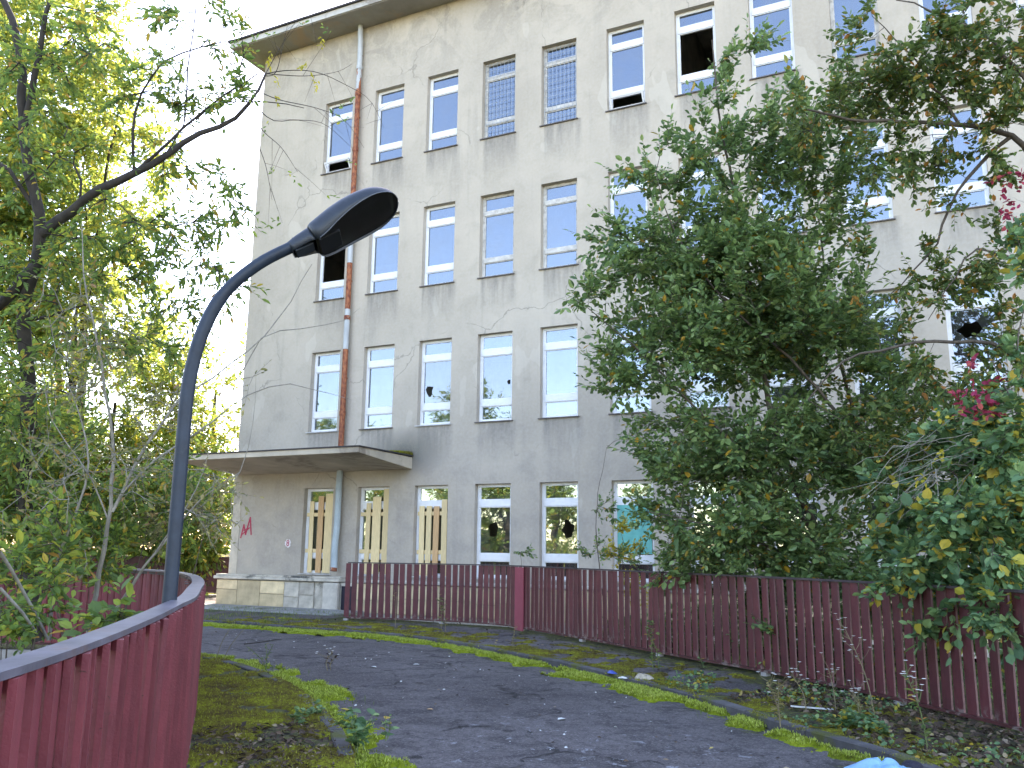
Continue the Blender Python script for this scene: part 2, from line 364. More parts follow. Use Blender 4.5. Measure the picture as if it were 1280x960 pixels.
class MB:
    def __init__(s): s.v = []; s.f = []
    def quad(s, a, b, c, d):
        k = len(s.v); s.v += [a, b, c, d]; s.f.append((k, k+1, k+2, k+3)); return s
    def box(s, x0, y0, z0, x1, y1, z1):
        k = len(s.v)
        s.v += [(x0,y0,z0),(x1,y0,z0),(x1,y1,z0),(x0,y1,z0),(x0,y0,z1),(x1,y0,z1),(x1,y1,z1),(x0,y1,z1)]
        for q in ((0,3,2,1),(4,5,6,7),(0,1,5,4),(1,2,6,5),(2,3,7,6),(3,0,4,7)): s.f.append(tuple(k+i for i in q))
        return s
    def poly(s, pts, th_vec):           # prism: closed outline extruded by a vector
        k = len(s.v); n = len(pts); t = th_vec
        s.v += [tuple(p) for p in pts] + [(p[0]+t[0], p[1]+t[1], p[2]+t[2]) for p in pts]
        s.f.append(tuple(k+i for i in range(n))); s.f.append(tuple(k+n+i for i in reversed(range(n))))
        for i in range(n): j = (i+1) % n; s.f.append((k+j, k+i, k+n+i, k+n+j))
        return s
    def tube(s, pts, rad, sides=8, cap=True):
        pts = [Vector(p) for p in pts]; n = len(pts)
        rad = [rad]*n if isinstance(rad, (int, float)) else rad
        k = len(s.v); ref = Vector((0, 0, 1))
        t0 = (pts[1]-pts[0]).normalized()
        if abs(t0.z) > .9: ref = Vector((1, 0, 0))
        u = t0.cross(ref).normalized()
        for i in range(n):
            t = (pts[min(i+1, n-1)]-pts[max(i-1, 0)]).normalized()
            u = (u - t*u.dot(t)).normalized(); w = t.cross(u)
            for j in range(sides):
                a = 2*math.pi*j/sides; s.v.append(tuple(pts[i]+(u*math.cos(a)+w*math.sin(a))*rad[i]))
        for i in range(n-1):
            for j in range(sides):
                j2 = (j+1) % sides; s.f.append((k+i*sides+j, k+i*sides+j2, k+(i+1)*sides+j2, k+(i+1)*sides+j))
        if cap:
            s.f.append(tuple(k+j for j in reversed(range(sides)))); s.f.append(tuple(k+(n-1)*sides+j for j in range(sides)))
        return s
    def mesh(s, name, m, bevel=0, smooth=False):
        me = bpy.data.meshes.new(name); me.from_pydata(s.v, [], s.f); me.materials.append(m)
        if bevel:
            bm = bmesh.new(); bm.from_mesh(me)
            bmesh.ops.bevel(bm, geom=bm.edges, offset=bevel, segments=1, affect='EDGES'); bm.to_mesh(me); bm.free()
        bm = bmesh.new(); bm.from_mesh(me); bmesh.ops.recalc_face_normals(bm, faces=bm.faces); bm.to_mesh(me); bm.free()
        if smooth: me.polygons.foreach_set('use_smooth', [True]*len(me.polygons))
        return me
    def obj(s, name, m, parent=None, loc=(0, 0, 0), **k):
        return mesh_obj(name, s.mesh(name, m, **k), parent, loc)
def resample(pts, step=None, n=None):
    P = np.array(pts, float)
    # Catmull-Rom first
    Q = [P[0]]
    for i in range(len(P)-1):
        p0, p1, p2, p3 = P[max(i-1, 0)], P[i], P[i+1], P[min(i+2, len(P)-1)]
        for t in np.linspace(0, 1, 13)[1:]:
            Q.append(.5*((2*p1)+(-p0+p2)*t+(2*p0-5*p1+4*p2-p3)*t*t+(-p0+3*p1-3*p2+p3)*t**3))
    Q = np.array(Q); d = np.concatenate([[0], np.cumsum(np.linalg.norm(np.diff(Q, axis=0), axis=1))])
    if n is None: n = max(2, int(round(d[-1]/step))+1)
    s = np.linspace(0, d[-1], n)
    return np.stack([np.interp(s, d, Q[:, k]) for k in range(P.shape[1])], 1)
def smooth_noise(P, scale, seed=0):      # cheap value noise in 2-D
    r = np.random.default_rng(seed); T = r.random((64, 64)); P = np.asarray(P)*scale
    i = np.floor(P).astype(int); f = P-i; f = f*f*(3-2*f); x, y = i[:, 0], i[:, 1]
    g = lambda a, b: T[a % 64, b % 64]
    return (g(x, y)*(1-f[:, 0])+g(x+1, y)*f[:, 0])*(1-f[:, 1])+(g(x, y+1)*(1-f[:, 0])+g(x+1, y+1)*f[:, 0])*f[:, 1]

# ------------------------------------------------------------------ layout curves (world metres)
FENCE_R = [(-0.622, -2.61), (1.218, -2.201), (3.023, -2.335), (4.176, -3.002), (6.049, -4.398), (6.996, -5.109), (8.206, -6.055), (9.185, -6.751), (10.594, -8.025), (11.429, -8.924), (12.037, -9.644), (12.787, -10.794), (13.437, -12.244)]
KERB_R = [(14.2,-24),(14.2,-19),(13.5,-15.8),(12.6,-13.4),(11.7,-11.9)] + [(10.829, -10.755), (10.3, -10.366), (9.757, -9.774), (8.765, -8.743), (7.936, -8.098), (6.813, -7.222), (5.55, -6.443), (4.042, -5.534), (2.005, -4.687), (0.157, -4.508), (-1.115, -4.472), (-3.179, -4.404)] + [(-5.2,-5.3),(-7.5,-6.7),(-9.3,-9.0),(-10.2,-12),(-10.4,-16)]
FENCE_L = [(10.9,-20.6),(10.25,-19.3),(9.65,-18.2),(9.13,-17.34),(8.65,-16.66),(7.93,-15.75),(7.34,-15.05),(6.82,-14.43),(5.9,-13.48),(4.81,-12.37),(3.45,-11.13),(2.15,-10.15),(1.1,-9.6),(0,-9.35),(-1.1,-9.45),(-2.1,-9.9),(-3.0,-10.8),(-3.6,-12.0),(-3.9,-14),(-3.9,-17)]
KERB_L = [(11.8,-23),(11.2,-20.9),(10.2,-18.4),(9.3,-16.6),(8.5,-15.0)] + [(7.393, -13.344), (6.847, -12.689), (6.139, -12.003), (5.174, -11.149), (4.121, -10.374), (2.698, -9.524), (1.528, -9.085)] + [(.4,-8.45),(-1.2,-8.25),(-2.8,-8.8),(-4.2,-10.2),(-5.0,-12.2),(-5.2,-16)]
FENCE_B = [(-7.6,5.6),(-8.8,4.7),(-10.3,3.55),(-12,2.0),(-13.6,-.4),(-14.6,-3.4),(-14.9,-7)]
ROADZ = -.08

def dist_to(P, Q):
    d = np.full(len(P), 1e9)
    for q in Q: d = np.minimum(d, np.hypot(P[:, 0]-q[0], P[:, 1]-q[1]))
    return d
kr = resample(KERB_R, .12); kl = resample(KERB_L, .12); fr = resample(FENCE_R, .12); fl = resample(FENCE_L, .12)

def strip(name, A, B, m, z, across, n, parent=None, attr=None):
    a = resample(A, n=n); b = resample(B, n=n)
    t = np.linspace(0, 1, across)[None, :, None]
    G = a[:, None, :]*(1-t)+b[:, None, :]*t; P = G.reshape(-1, 2)
    V = np.concatenate([P, np.full((len(P), 1), z)], 1)
    i, j = np.meshgrid(np.arange(n-1), np.arange(across-1), indexing='ij'); k = (i*across+j).ravel()
    F_ = np.stack([k, k+1, k+across+1, k+across], 1)
    if np.cross(P[1]-P[0], P[across]-P[0]) < 0: F_ = F_[:, ::-1]
    at = attr(P) if attr else None
    if callable(z): V[:, 2] = z(P)
    return mesh_obj(name, np_mesh(name, V, F_, m, attrs=at, smooth=True), parent)

# ------------------------------------------------------------------ ground
def terrain():
    xs = np.concatenate([np.linspace(-400, -30, 14), np.arange(-27, 34, .6), np.linspace(37, 400, 14)])
    ys = np.concatenate([np.linspace(-400, -45, 12), np.arange(-42, 20, .6), np.linspace(24, 400, 12)])
    X, Y = np.meshgrid(xs, ys); P = np.stack([X.ravel(), Y.ravel()], 1)
    z = -.55-.35*smooth_noise(P, .25, 1)+.12*smooth_noise(P, 1.1, 2)
    n, m_ = len(xs), len(ys); i, j = np.meshgrid(np.arange(m_-1), np.arange(n-1), indexing='ij'); k = (i*n+j).ravel()
    o = mesh_obj('ground', np_mesh('ground', np.concatenate([P, z[:, None]], 1), np.stack([k, k+1, k+n+1, k+n], 1), M['soil'], smooth=True))
    props(o, kind='structure')
terrain()
def road_attr(P):
    dk = np.minimum(dist_to(P, kr), dist_to(P, kl))
    worn = np.clip((-P[:, 1]-9.6)/2.0, 0, 1)*np.clip((dk-.5)/.5, 0, 1)*np.clip((P[:,0]-6.3)/1.2, 0, 1)
    return dict(moss=np.clip(.75-dk*1.3, 0, .7), worn=worn)
props(strip('road', KERB_L, KERB_R, M['asphalt'], ROADZ, 30, 260, attr=road_attr), kind='structure')
def walk_attr(P):
    dk = dist_to(P, kr); df = dist_to(P, fr)
    return dict(moss=np.clip(np.maximum(.85-dk*1.25, .85-df*.9), 0, .85)+.85*np.clip((P[:, 0]-9.0)/1.2, 0, 1)+.3*(P[:,0]<0), worn=np.zeros(len(P)))
offs = [(16.6,-24),(16.4,-19),(15.4,-15),(14.2,-12.3),(13.2,-10.6)] + [(p[0]+.25, p[1]+.18) for p in FENCE_R[::-1][3:-1]] + [(-1.6,-1.2),(-4,-.1),(-7,.1),(-10,4.2),(-12.4,2.2),(-14,-.4),(-15,-3.4),(-15.3,-7),(-15,-16)]
props(strip('pavement', KERB_R, offs, M['asphalt'], 0.0, 26, 260, attr=walk_attr), kind='structure')
def isl_attr(P):
    return dict(moss=np.full(len(P), .95), worn=np.zeros(len(P)))
offl = [(11.0,-23),(10.6,-20.9),(9.9,-19.0),(9.35,-18.0),(8.85,-17.3),(8.4,-16.7),(7.7,-15.85),(7.1,-15.1),(6.6,-14.5),(5.7,-13.6),(4.6,-12.5),(3.3,-11.35),(2.0,-10.4),(1.0,-9.85),(0,-9.6),(-1.0,-9.7),(-1.9,-10.1),(-2.75,-10.95),(-3.3,-12.1),(-3.6,-14),(-3.6,-17)]
props(strip('inner_pavement', KERB_L, offl, M['asphalt'], 0.0, 14, 200, attr=isl_attr), kind='structure')
# dark side faces of the two raised pavements are the kerb stones themselves
def kerb(name, curve, side):
    root = bpy.data.objects.new(name, None); C.objects.link(root); props(root, kind='structure')
    pts = resample(curve, .98)
    for i in range(len(pts)-1):
        a, b = pts[i], pts[i+1]; L = np.linalg.norm(b-a)-.012; ang = math.atan2(b[1]-a[1], b[0]-a[0])
        me = MB().box(0, -.065, -.25, L, .065, .022+random.uniform(-.008, .010)).mesh('kerb_stone', M['kerb'], bevel=.012)
        mesh_obj('kerb_stone', me, root, (a[0], a[1], 0), (random.uniform(-.03, .03), random.uniform(-.006, .006), ang))
kerb('kerb', KERB_R, 1); kerb('inner_kerb', KERB_L, 1)
ap = MB(); ap.box(-7.6, -1.75, -.1, -1.75, -.35, .035)
props(ap.obj('entrance_paving', M['apron'], bevel=.01), kind='structure')

# moss cushions: fine displaced sheets, only where the noise lifts them above the surface
def moss_sheet(name, A, B, m, z0, step, across, hmax, profile, thr, seed, label):
    n = len(resample(A, step)); a = resample(A, n=n); b = resample(B, n=n)
    t = np.linspace(0, 1, across); G = a[:, None, :]*(1-t[None, :, None])+b[:, None, :]*t[None, :, None]; P = G.reshape(-1, 2)
    pr_ = np.tile(profile(t), n)
    nz = .55*smooth_noise(P, 3.1, seed)+.28*smooth_noise(P, 9, seed+1)+.17*smooth_noise(P, 27, seed+2)
    fine = smooth_noise(P, 45, seed+3)
    along = smooth_noise(P, .7, seed+4)
    cover = pr_*1.15+(nz-.5)*2.6+(along-.5)*.9-thr-.55*np.clip(P[:, 0]-8.4, 0, 1)*(thr > .5)
    h = np.clip(cover*3, -.4, 1)*hmax*(.55+.75*fine)
    V = np.concatenate([P, (z0+h)[:, None]], 1)
    i, j = np.meshgrid(np.arange(n-1), np.arange(across-1), indexing='ij'); k = (i*across+j).ravel()
    F_ = np.stack([k, k+1, k+across+1, k+across], 1)
    keep = (cover[F_] > -.15).any(1); F_ = F_[keep]
    if np.cross(P[1]-P[0], P[across]-P[0]) < 0: F_ = F_[:, ::-1]
    o = mesh_obj(name, np_mesh(name, V, F_, m, smooth=False)); props(o, label, 'moss', kind='stuff')
    ok = cover > .15; return P[ok], (z0+h)[ok]
def offset(curve, d):
    p = resample(curve, .4); t = np.gradient(p, axis=0); t /= np.linalg.norm(t, axis=1)[:, None]
    return p+np.stack([-t[:, 1], t[:, 0]], 1)*d
hump = lambda t: np.clip(1.15-np.abs(t-.45)*2.1, 0, 1)
KR_vis = [p for p in KERB_R if -3.5 < p[0] < 13]; KL_vis = [p for p in KERB_L if -1 < p[0] < 9.4]
mA = moss_sheet('moss', offset(KR_vis, .07), offset(KR_vis, .60), M['moss_bright'], ROADZ, .028, 24, .045, lambda t: np.clip(1.2-t*1.45, 0, 1), .54, 11, 'bright yellow green moss strip along the road side of the far kerb')
mB = moss_sheet('moss', offset(KL_vis, -.07), offset(KL_vis, -.62), M['moss_bright'], ROADZ, .028, 24, .045, lambda t: np.clip(1.05-t*1.5, 0, 1), .40, 31, 'bright green moss patches on the road side of the near kerb')
mC = moss_sheet('moss', offset(KL_vis, -.06), [(9.35,-18.0),(8.85,-17.3),(8.4,-16.7),(7.7,-15.85),(7.1,-15.1),(6.6,-14.5),(5.7,-13.6),(4.6,-12.5),(3.3,-11.35),(2.0,-10.4),(1.0,-9.85),(0,-9.6)][0:] , M['moss_dull'], 0, .035, 44, .030, lambda t: .62+0*t, .32, 51, 'dull green and brown moss carpet beside the curved solid fence')
mD = moss_sheet('moss', offset(KR_vis, -.07), offset(KR_vis, -1.5), M['moss_dull'], 0, .05, 34, .022, lambda t: .30+.4*np.clip(1-t*3, 0, 1), .42, 71, 'patchy moss on the pavement in front of the slatted fence')

# ------------------------------------------------------------------ building
bld = empty('abandoned_building', (-6.68, 0, 0), 'abandoned four-storey grey rendered building with rows of tall narrow windows', 'building')
BX = 6.68                                    # children are placed in world metres, shifted by the empty
def bp(o): o.location.x += BX; o.parent = bld; return o
COLX = [-4.156, -2.355, -.574, 1.194, 2.956, 4.773, 6.549, 8.335, 10.13, 11.944, 13.73, 15.52, 17.31]
XL, XR, ZT = -6.68, 20.0, 16.9
xs = sorted([XL, XR] + [c for c in COLX] + [c+WW for c in COLX])
zs = sorted([0.0, .86, ZT] + ROWZ + [z+WH for z in ROWZ])
def facade():
    mb = MB(); holes = {(round(c, 3), round(z, 3)) for c in COLX for z in ROWZ}
    for i in range(len(xs)-1):
        for j in range(len(zs)-1):
            if (round(xs[i], 3), round(zs[j], 3)) in holes: continue
            mb.quad((xs[i], 0, zs[j]), (xs[i+1], 0, zs[j]), (xs[i+1], 0, zs[j+1]), (xs[i], 0, zs[j+1]))
    D = .30
    for c in COLX:
        for z in ROWZ:
            a, b_, t = c, c+WW, z+WH
            mb.quad((a, 0, z), (a, 0, t), (a, D, t), (a, D, z)); mb.quad((b_, 0, t), (b_, 0, z), (b_, D, z), (b_, D, t))
            mb.quad((a, 0, t), (b_, 0, t), (b_, D, t), (a, D, t)); mb.quad((b_, 0, z), (a, 0, z), (a, D, z), (b_, D, z))
    me = bpy.data.meshes.new('wall'); me.from_pydata(mb.v, [], mb.f); me.materials.append(M['plaster'])
    return mesh_obj('wall', me)
bp(facade())
sw = MB(); sw.quad((XL, 14, 0), (XL, 0, 0), (XL, 0, ZT), (XL, 14, ZT)); sw.quad((XR, 0, 0), (XR, 14, 0), (XR, 14, ZT), (XR, 0, ZT)); sw.quad((XR, 14, 0), (XL, 14, 0), (XL, 14, ZT), (XR, 14, ZT))
bp(sw.obj('side_wall', M['plaster_plain']))
# rooms behind the glass: floors, partitions and a rear corridor wall
rm = MB(); rm.box(XL+.2, 5.0, 0, XR-.2, 5.1, ZT-.1)
for z in [.35] + [r-.98 for r in ROWZ[1:]] + [ZT-.25]: rm.box(XL+.02, .32, z-.12, XR-.02, 4.98, z)
for i, c in enumerate(COLX[:-1]):
    if i % 2: rm.box(c+WW+.32, .33, .36, c+WW+.42, 4.97, ZT-.4)
bp(rm.obj('interior_walls', M['interior']))
# eave and roof
ev = MB(); ev.box(-7.3, -.85, ZT, XR+.6, 14.6, ZT+.16); bp(ev.obj('eave', M['eave']))
fa = MB(); fa.box(-7.34, -.89, ZT+.02, XR+.64, -.852, ZT+.20); fa.box(-7.34, -.85, ZT+.02, -7.302, 14.6, ZT+.20); bp(fa.obj('fascia', M['fascia']))
rf = MB(); rf.box(-7.40, -.95, ZT+.203, XR+.7, 14.7, ZT+.26); rf.box(-6.0, .5, ZT+.262, XR, 13.5, ZT+.8); bp(rf.obj('roof', M['roofing']))
# bare, paler strip of render on the ground-storey corner
cs = MB(); cs.box(XL-.02, -.022, .84, XL+.27, .3, 3.72); bp(cs.obj('corner_strip', M['creamcorner'], bevel=.006))
# canopy
cn = MB(); cn.poly([(-6.62, -2.35, 3.82), (-6.62, .3, 3.60), (-6.62, .3, 3.93), (-6.62, -2.35, 3.96)], (5.94, 0, 0)); cano = bp(cn.obj('canopy', M['concrete'], bevel=.008))
ce = MB(); ce.box(-6.66, -2.385, 3.955, -.64, -.002, 3.985)
q = ce.obj('canopy_roofing', M['roofing']); q.parent = cano; q.location = (0, 0, 0)
mv = MB(); 
Pm = rng.random((5200, 2)); Pm[:, 0] = -2.6+Pm[:, 0]*1.95; Pm[:, 1] = -.75*Pm[:, 1]**1.6-.02
V = []; F_ = []
for (x, y) in Pm:
    h = .05+.13*rng.random()*(1-abs(x+1.3)/1.6)*(1+y); a = rng.random()*6.28; w = .02; k = len(V)
    V += [(x, y, 3.985), (x+w*math.cos(a), y+w*math.sin(a), 3.985), (x+rng.normal()*.025, y+rng.normal()*.025, 3.985+max(.02, h))]; F_.append((k, k+1, k+2))
q = mesh_obj('canopy_moss', np_mesh('canopy_moss', V, np.array(F_), M['moss_dull'])); q.parent = cano; q['kind'] = 'stuff'
# plinth with ledge and stone facing panels
pl = MB(); pl.box(-6.88, -.17, -.3, XR, -.002, .70); plinth = bp(pl.obj('plinth', M['stone_blue']))
lg = MB(); lg.box(-6.98, -.30, .72, -2.62, .0, .80); lg.box(-6.94, -.25, .80, -2.62, -.004, .852)
q = lg.obj('ledge', M['stone_cap'], bevel=.012); q.parent = plinth
lg = MB(); lg.box(-2.2, -.26, .72, XR, .0, .80)
q = lg.obj('ledge', M['stone_cap'], bevel=.012); q.parent = plinth
x = -6.9; rp = random.Random(5)
while x < 19:
    w = rp.uniform(.45, .95)
    if -2.9 < x+w and x < -2.25: x = -2.2; continue
    if x < -2.9 and x+w > -2.9: w = -2.9-x
    if w < .12: x += w; continue
    cut = rp.choice([None, .36, .44, .30]); blue = x > -4.6 and x < -2.8
    for z0, z1 in ([(-.02, .70)] if cut is None else [(-.02, cut), (cut, .70)]):
        pm = MB().box(0, 0, 0, w-.012, .04, z1-z0-.012).mesh('stone_panel', M['stone_blue' if blue else 'stone'], bevel=.006)
        q = mesh_obj('stone_panel', pm, plinth, (x, -.212-rp.uniform(0, .014), z0))
    x += w
# crumbled damp pier under the downpipe
pp = MB(); pp.box(-3.1, -.36, -.05, -2.62, -.215, .70); q = pp.obj('broken_pier', M['stone_cap'], bevel=.03); q.parent = plinth
pp = MB(); pp.box(-2.60, -.19, .0, -2.22, -.172, .62); q = pp.obj('hole_shade_panel', M['cloth_hole_dark']); q.parent = plinth  # flat near-black panel paints the shade of a hole on the plinth face

# windows
def frame_mesh(kind):
    o = .055; mb = MB(); W, H = WW, WH; y0, y1 = .15, .215
    mb.box(0, y0, 0, o, y1, H); mb.box(W-o, y0, 0, W, y1, H); mb.box(o, y0, H-o, W-o, y1, H); mb.box(o, y0, 0, W-o, y1, o)
    tb = .06 if kind == 'old' else .085
    for zc in (H-.475, H-1.785): mb.box(o, y0-.012, zc-tb, W-o, y1-.004, zc+tb)
    s = .035                                                    # sash lining of each light
    for a, b_ in lights(kind):
        mb.box(o, y0+.006, a, o+s, y1-.006, b_); mb.box(W-o-s, y0+.006, a, W-o, y1-.006, b_)
        mb.box(o+s, y0+.006, a, W-o-s, y1-.006, a+s*.6); mb.box(o+s, y0+.006, b_-s*.6, W-o-s, y1-.006, b_)
    return mb
def lights(kind):
    tb = .06 if kind == 'old' else .085; H = WH
    return [(.055, H-1.785-tb), (H-1.785+tb, H-.475-tb), (H-.475+tb, H-.055)]
FR = {'pvc': frame_mesh('pvc').mesh('window', M['pvc'], bevel=.004), 'old': frame_mesh('old').mesh('window', M['oldframe'], bevel=.004)}
def pane_mesh(z0, z1, m, hole=None):
    x0, x1 = .088, WW-.088; z0 += .018; z1 -= .018
    if not hole:
        return MB().box(x0, .180, z0, x1, .188, z1).mesh('pane', m)
    bm = bmesh.new(); es = []
    def loop(pts):
        vs = [bm.verts.new((a, .182, b_)) for a, b_ in pts]
        for i in range(len(vs)): es.append(bm.edges.new((vs[i], vs[(i+1) % len(vs)])))
    loop([(x0, z0), (x1, z0), (x1, z1), (x0, z1)])
    loop([(x0+(x1-x0)*u, z0+(z1-z0)*v) for u, v in hole])
    bmesh.ops.triangle_fill(bm, edges=es, use_beauty=True, use_dissolve=False)
    me = bpy.data.meshes.new('pane'); bm.to_mesh(me); bm.free(); me.materials.append(m); return me
PN = {(k, i, g): pane_mesh(a, b_, M[g]) for k in ('pvc', 'old') for i, (a, b_) in enumerate(lights(k)) for g in ('glass', 'glass_low')}
SILL = MB().box(-.04, -.045, -.03, WW+.04, .15, -.004).mesh('sill', M['sill'])
SILLW = MB().box(-.04, -.045, -.03, WW+.04, .15, -.004).mesh('sill', M['sill_white'])
LINT = MB()
jag = lambda cu, cv, ru, rv, n, seed: [(cu+ru*math.cos(a)*k, cv+rv*math.sin(a)*k) for a, k in ((2*math.pi*i/n, random.Random(seed+i).uniform(.55, 1.15)) for i in range(n))]
HOLES = {(2, 1): jag(.20, .30, .15, .17, 11, 1), (3, 1): jag(.90, .36, .07, .055, 7, 21), (9, 1): jag(.42, .62, .30, .20, 12, 40), (3, 0): jag(.42, .52, .22, .17, 12, 60), (4, 0): jag(.72, .50, .23, .26, 12, 80)}
OPEN_MAIN = {(0, 2), (6, 3)}
OLD = {(3, 3), (4, 3), (3, 2), (4, 2), (8, 3)}
ajar = {(0, 3), (5, 3)}
def grille(win):
    g = MB(); n = 9
    for i in range(n):
        xx = .05+i*(WW-.10)/(n-1); g.box(xx-.004, .10, .03, xx+.004, .104, WH-.03)
    for i in range(12):
        zz = .06+i*(WH-.12)/11; g.box(.03, .106, zz-.004, WW-.03, .112, zz+.004)
    return g.obj('window_grille', M['bars'], win)
def board(win, x0, x1, z0, z1, m, y=.09, tilt=0):
    o = MB().box(-(x1-x0)/2, 0, 0, (x1-x0)/2, .024, z1-z0).obj('board', m, win, ((x0+x1)/2, y, z0), bevel=.003); o.rotation_euler.y = tilt
rw = random.Random(11)
for ci, cx in enumerate(COLX):
    for ri, z in enumerate(ROWZ):
        k = 'old' if (ci, ri) in OLD else 'pvc'
        w = mesh_obj('window', FR[k]); bp(w); w.location = (cx+BX, 0, z)
        g = 'glass_low' if ri == 0 else 'glass'
        for i, (a, b_) in enumerate(lights(k)):
            if i == 1 and (ci, ri) in OPEN_MAIN: continue
            if i == 0 and (ci, ri) in ajar:
                ps = MB(); ps.box(.06, -.012, 0, WW-.06, .02, .05); ps.box(.06, -.012, .30, WW-.06, .02, .34); ps.box(.06, -.012, .05, .10, .02, .30); ps.box(WW-.10, -.012, .05, WW-.06, .02, .30)
                q = ps.obj('open_sash', M['pvc'], w, (0, .14, .06)); q.rotation_euler.x = R(28); 
                continue
            me = pane_mesh(a, b_, M[g], HOLES[(ci, ri)]) if i == 1 and (ci, ri) in HOLES else PN[(k, i, g)]
            q = mesh_obj('pane', me, w); q.rotation_euler = (R(rw.gauss(0, .10)), 0, R(rw.gauss(0, .12)))
        mesh_obj('sill', SILLW if ri == 0 or ci in (0, 2) and ri == 1 else SILL, w)
        if (ci, ri) in ((3, 3), (4, 3)): grille(w)
        if (ci, ri) == (8, 3): MB().box(.09, .22, .08, WW-.09, .24, WH-.08).obj('blind', M['sill_white'], w)
        if (ci, ri) == (5, 0):
            MB().box(.09, .13, .62, WW-.09, .145, 1.72).obj('cover_sheet', M['teal'], w)
        if (ci, ri) == (2, 2): pass
        if ri == 0 and ci <= 2:
            B = [[(.17, .31, .02, 1.93), (.44, .62, .02, 2.07), (.68, .95, .02, 2.13)], [(.22, .36, .02, 1.86), (.44, .70, .02, 2.02), (.77, .98, .02, 2.22)],
                 [(.13, .28, .02, 1.76), (.32, .47, .02, 1.76), (.53, .69, .02, 1.75), (.79, .95, .02, 1.92)]][ci]
            for bi, (u0, u1, a, b_) in enumerate(B):
                board(w, u0*WW, u1*WW, a, b_, M['wood_orange'] if (ci, bi) in ((0, 1), (2, 2)) else M['wood'], .085-.002*bi, R(rw.uniform(-.9, .9)))
            for zz in (.55, 1.52): board(w, .04, WW-.04, zz, zz+.10, M['wood'], .113)
            if ci == 0: MB().box(.30, .24, 1.75, WW-.1, .26, WH-.08).obj('room_light_panel', M['yellowlight'], w)  # pale sheet behind the glass stands in for yellow light in the room
# downpipe: one thing hung on the wall, in sections
dp = empty('downpipe', (-2.89, -.13, .95), 'flaking rusty downpipe running from the eave down to the plinth', 'downpipe')
def pipe(z0, z1, m, r=.075, pts=None, name='pipe_section'):
    P = pts or [(0, 0, z0), (0, 0, z1)]
    P = resample(P, .25) if len(P) > 2 else np.array([np.array(P[0])*(1-t)+np.array(P[1])*t for t in np.linspace(0, 1, 5)])
    P = [(p[0], p[1], p[2]-.95) for p in P]
    MB().tube(P, r, 14).obj(name, m, dp, smooth=False)
for z0, z1, m in ((3.99, 5.2, 'pipe_rust'), (5.2, 7.0, 'pipe_rust'), (7.0, 8.15, 'pipe_zinc'), (8.15, 9.5, 'pipe_rust'), (9.5, 10.4, 'pipe_zinc'), (10.4, 12.0, 'pipe_mixed'), (12.0, 14.7, 'pipe_rust'), (14.7, 15.5, 'pipe_mixed')):
    pipe(z0, z1-.004, M[m], .075)
pipe(0, 0, M['pipe_zinc'], .075, [(0, 0, 15.5), (0, 0, 16.3), (0, -.03, 16.6), (0, -.04, 16.9)])
for z, m in ((5.2, 'pipe_rust'), (7.9, 'pipe_rust'), (10.4, 'pipe_mixed'), (12.95, 'pipe_rust'), (14.7, 'pipe_rust'), (15.55, 'pipe_zinc')):
    pipe(z-.06, z+.06, M[m], .088, name='pipe_collar')
for z in (6.2, 9.0, 11.6, 14.0, 16.0):
    MB().box(-.02, .0, z-.97, .02, .128, z-.93).obj('pipe_bracket', M['pipe_rust'], dp)
pipe(1.08, 3.78, M['pipe_blue'], .085, [(.02, 0, 3.80), (.0, 0, 3.2), (.0, 0, 2.2), (-.02, -.02, 1.7), (-.02, -.02, 1.3), (.02, -.07, 1.02)])
pipe(0, 0, M['pipe_rust'], .09, [(.02, -.075, 1.08), (.02, -.09, 1.0)], 'pipe_shoe')
# graffiti and a stencil mark: flat paint, lies on the wall
def flat_stroke(pts, w, m, name, y=-.005):
    mb = MB()
    for a, b_ in zip(pts[:-1], pts[1:]):
        a = Vector((a[0], a[1])); b_ = Vector((b_[0], b_[1])); d = (b_-a).normalized(); nn = Vector((-d.y, d.x))*w/2; a = a-d*w*.4; b_ = b_+d*w*.4
        mb.poly([((a+nn).x, y, (a+nn).y), ((b_+nn).x, y, (b_+nn).y), ((b_-nn).x, y, (b_-nn).y), ((a-nn).x, y, (a-nn).y)], (0, .003, 0)); y -= .0006
    return bp(mb.obj(name, m))
g0 = (-6.281, 0.0, 1.8558); 
gp = [(-6.3406, 1.8556), (-6.2544, 2.2145), (-6.1704, 1.9455), (-6.0351, 2.4157), (-5.9637, 1.9459)]
flat_stroke(gp, .045, M['graf_red'], 'red_graffiti')
flat_stroke([(-6.2893, 1.9453), (-6.0386, 2.1244), (-6.2698, 2.0574)], .03, M['graf_red'], 'red_graffiti', -.012)
cx_, cz_ = (-4.6234, 1.7098)
sp = MB(); rr = random.Random(3); sp.poly([(cx_+math.cos(a)*k, -.004, cz_+math.sin(a)*k*1.1) for a, k in ((2*math.pi*i/22, .105*rr.uniform(.75, 1.15)) for i in range(22))], (0, .003, 0))
bp(sp.obj('white_paint_patch', M['graf_white']))
for (a, b_) in ((.038, .035), (-.03, .042)):
    flat_stroke([(cx_+math.cos(t)*.036, cz_+a+math.sin(t)*b_) for t in np.linspace(0, 2*math.pi, 11)], .022, M['graf_red'], 'stencil_mark', -.009)

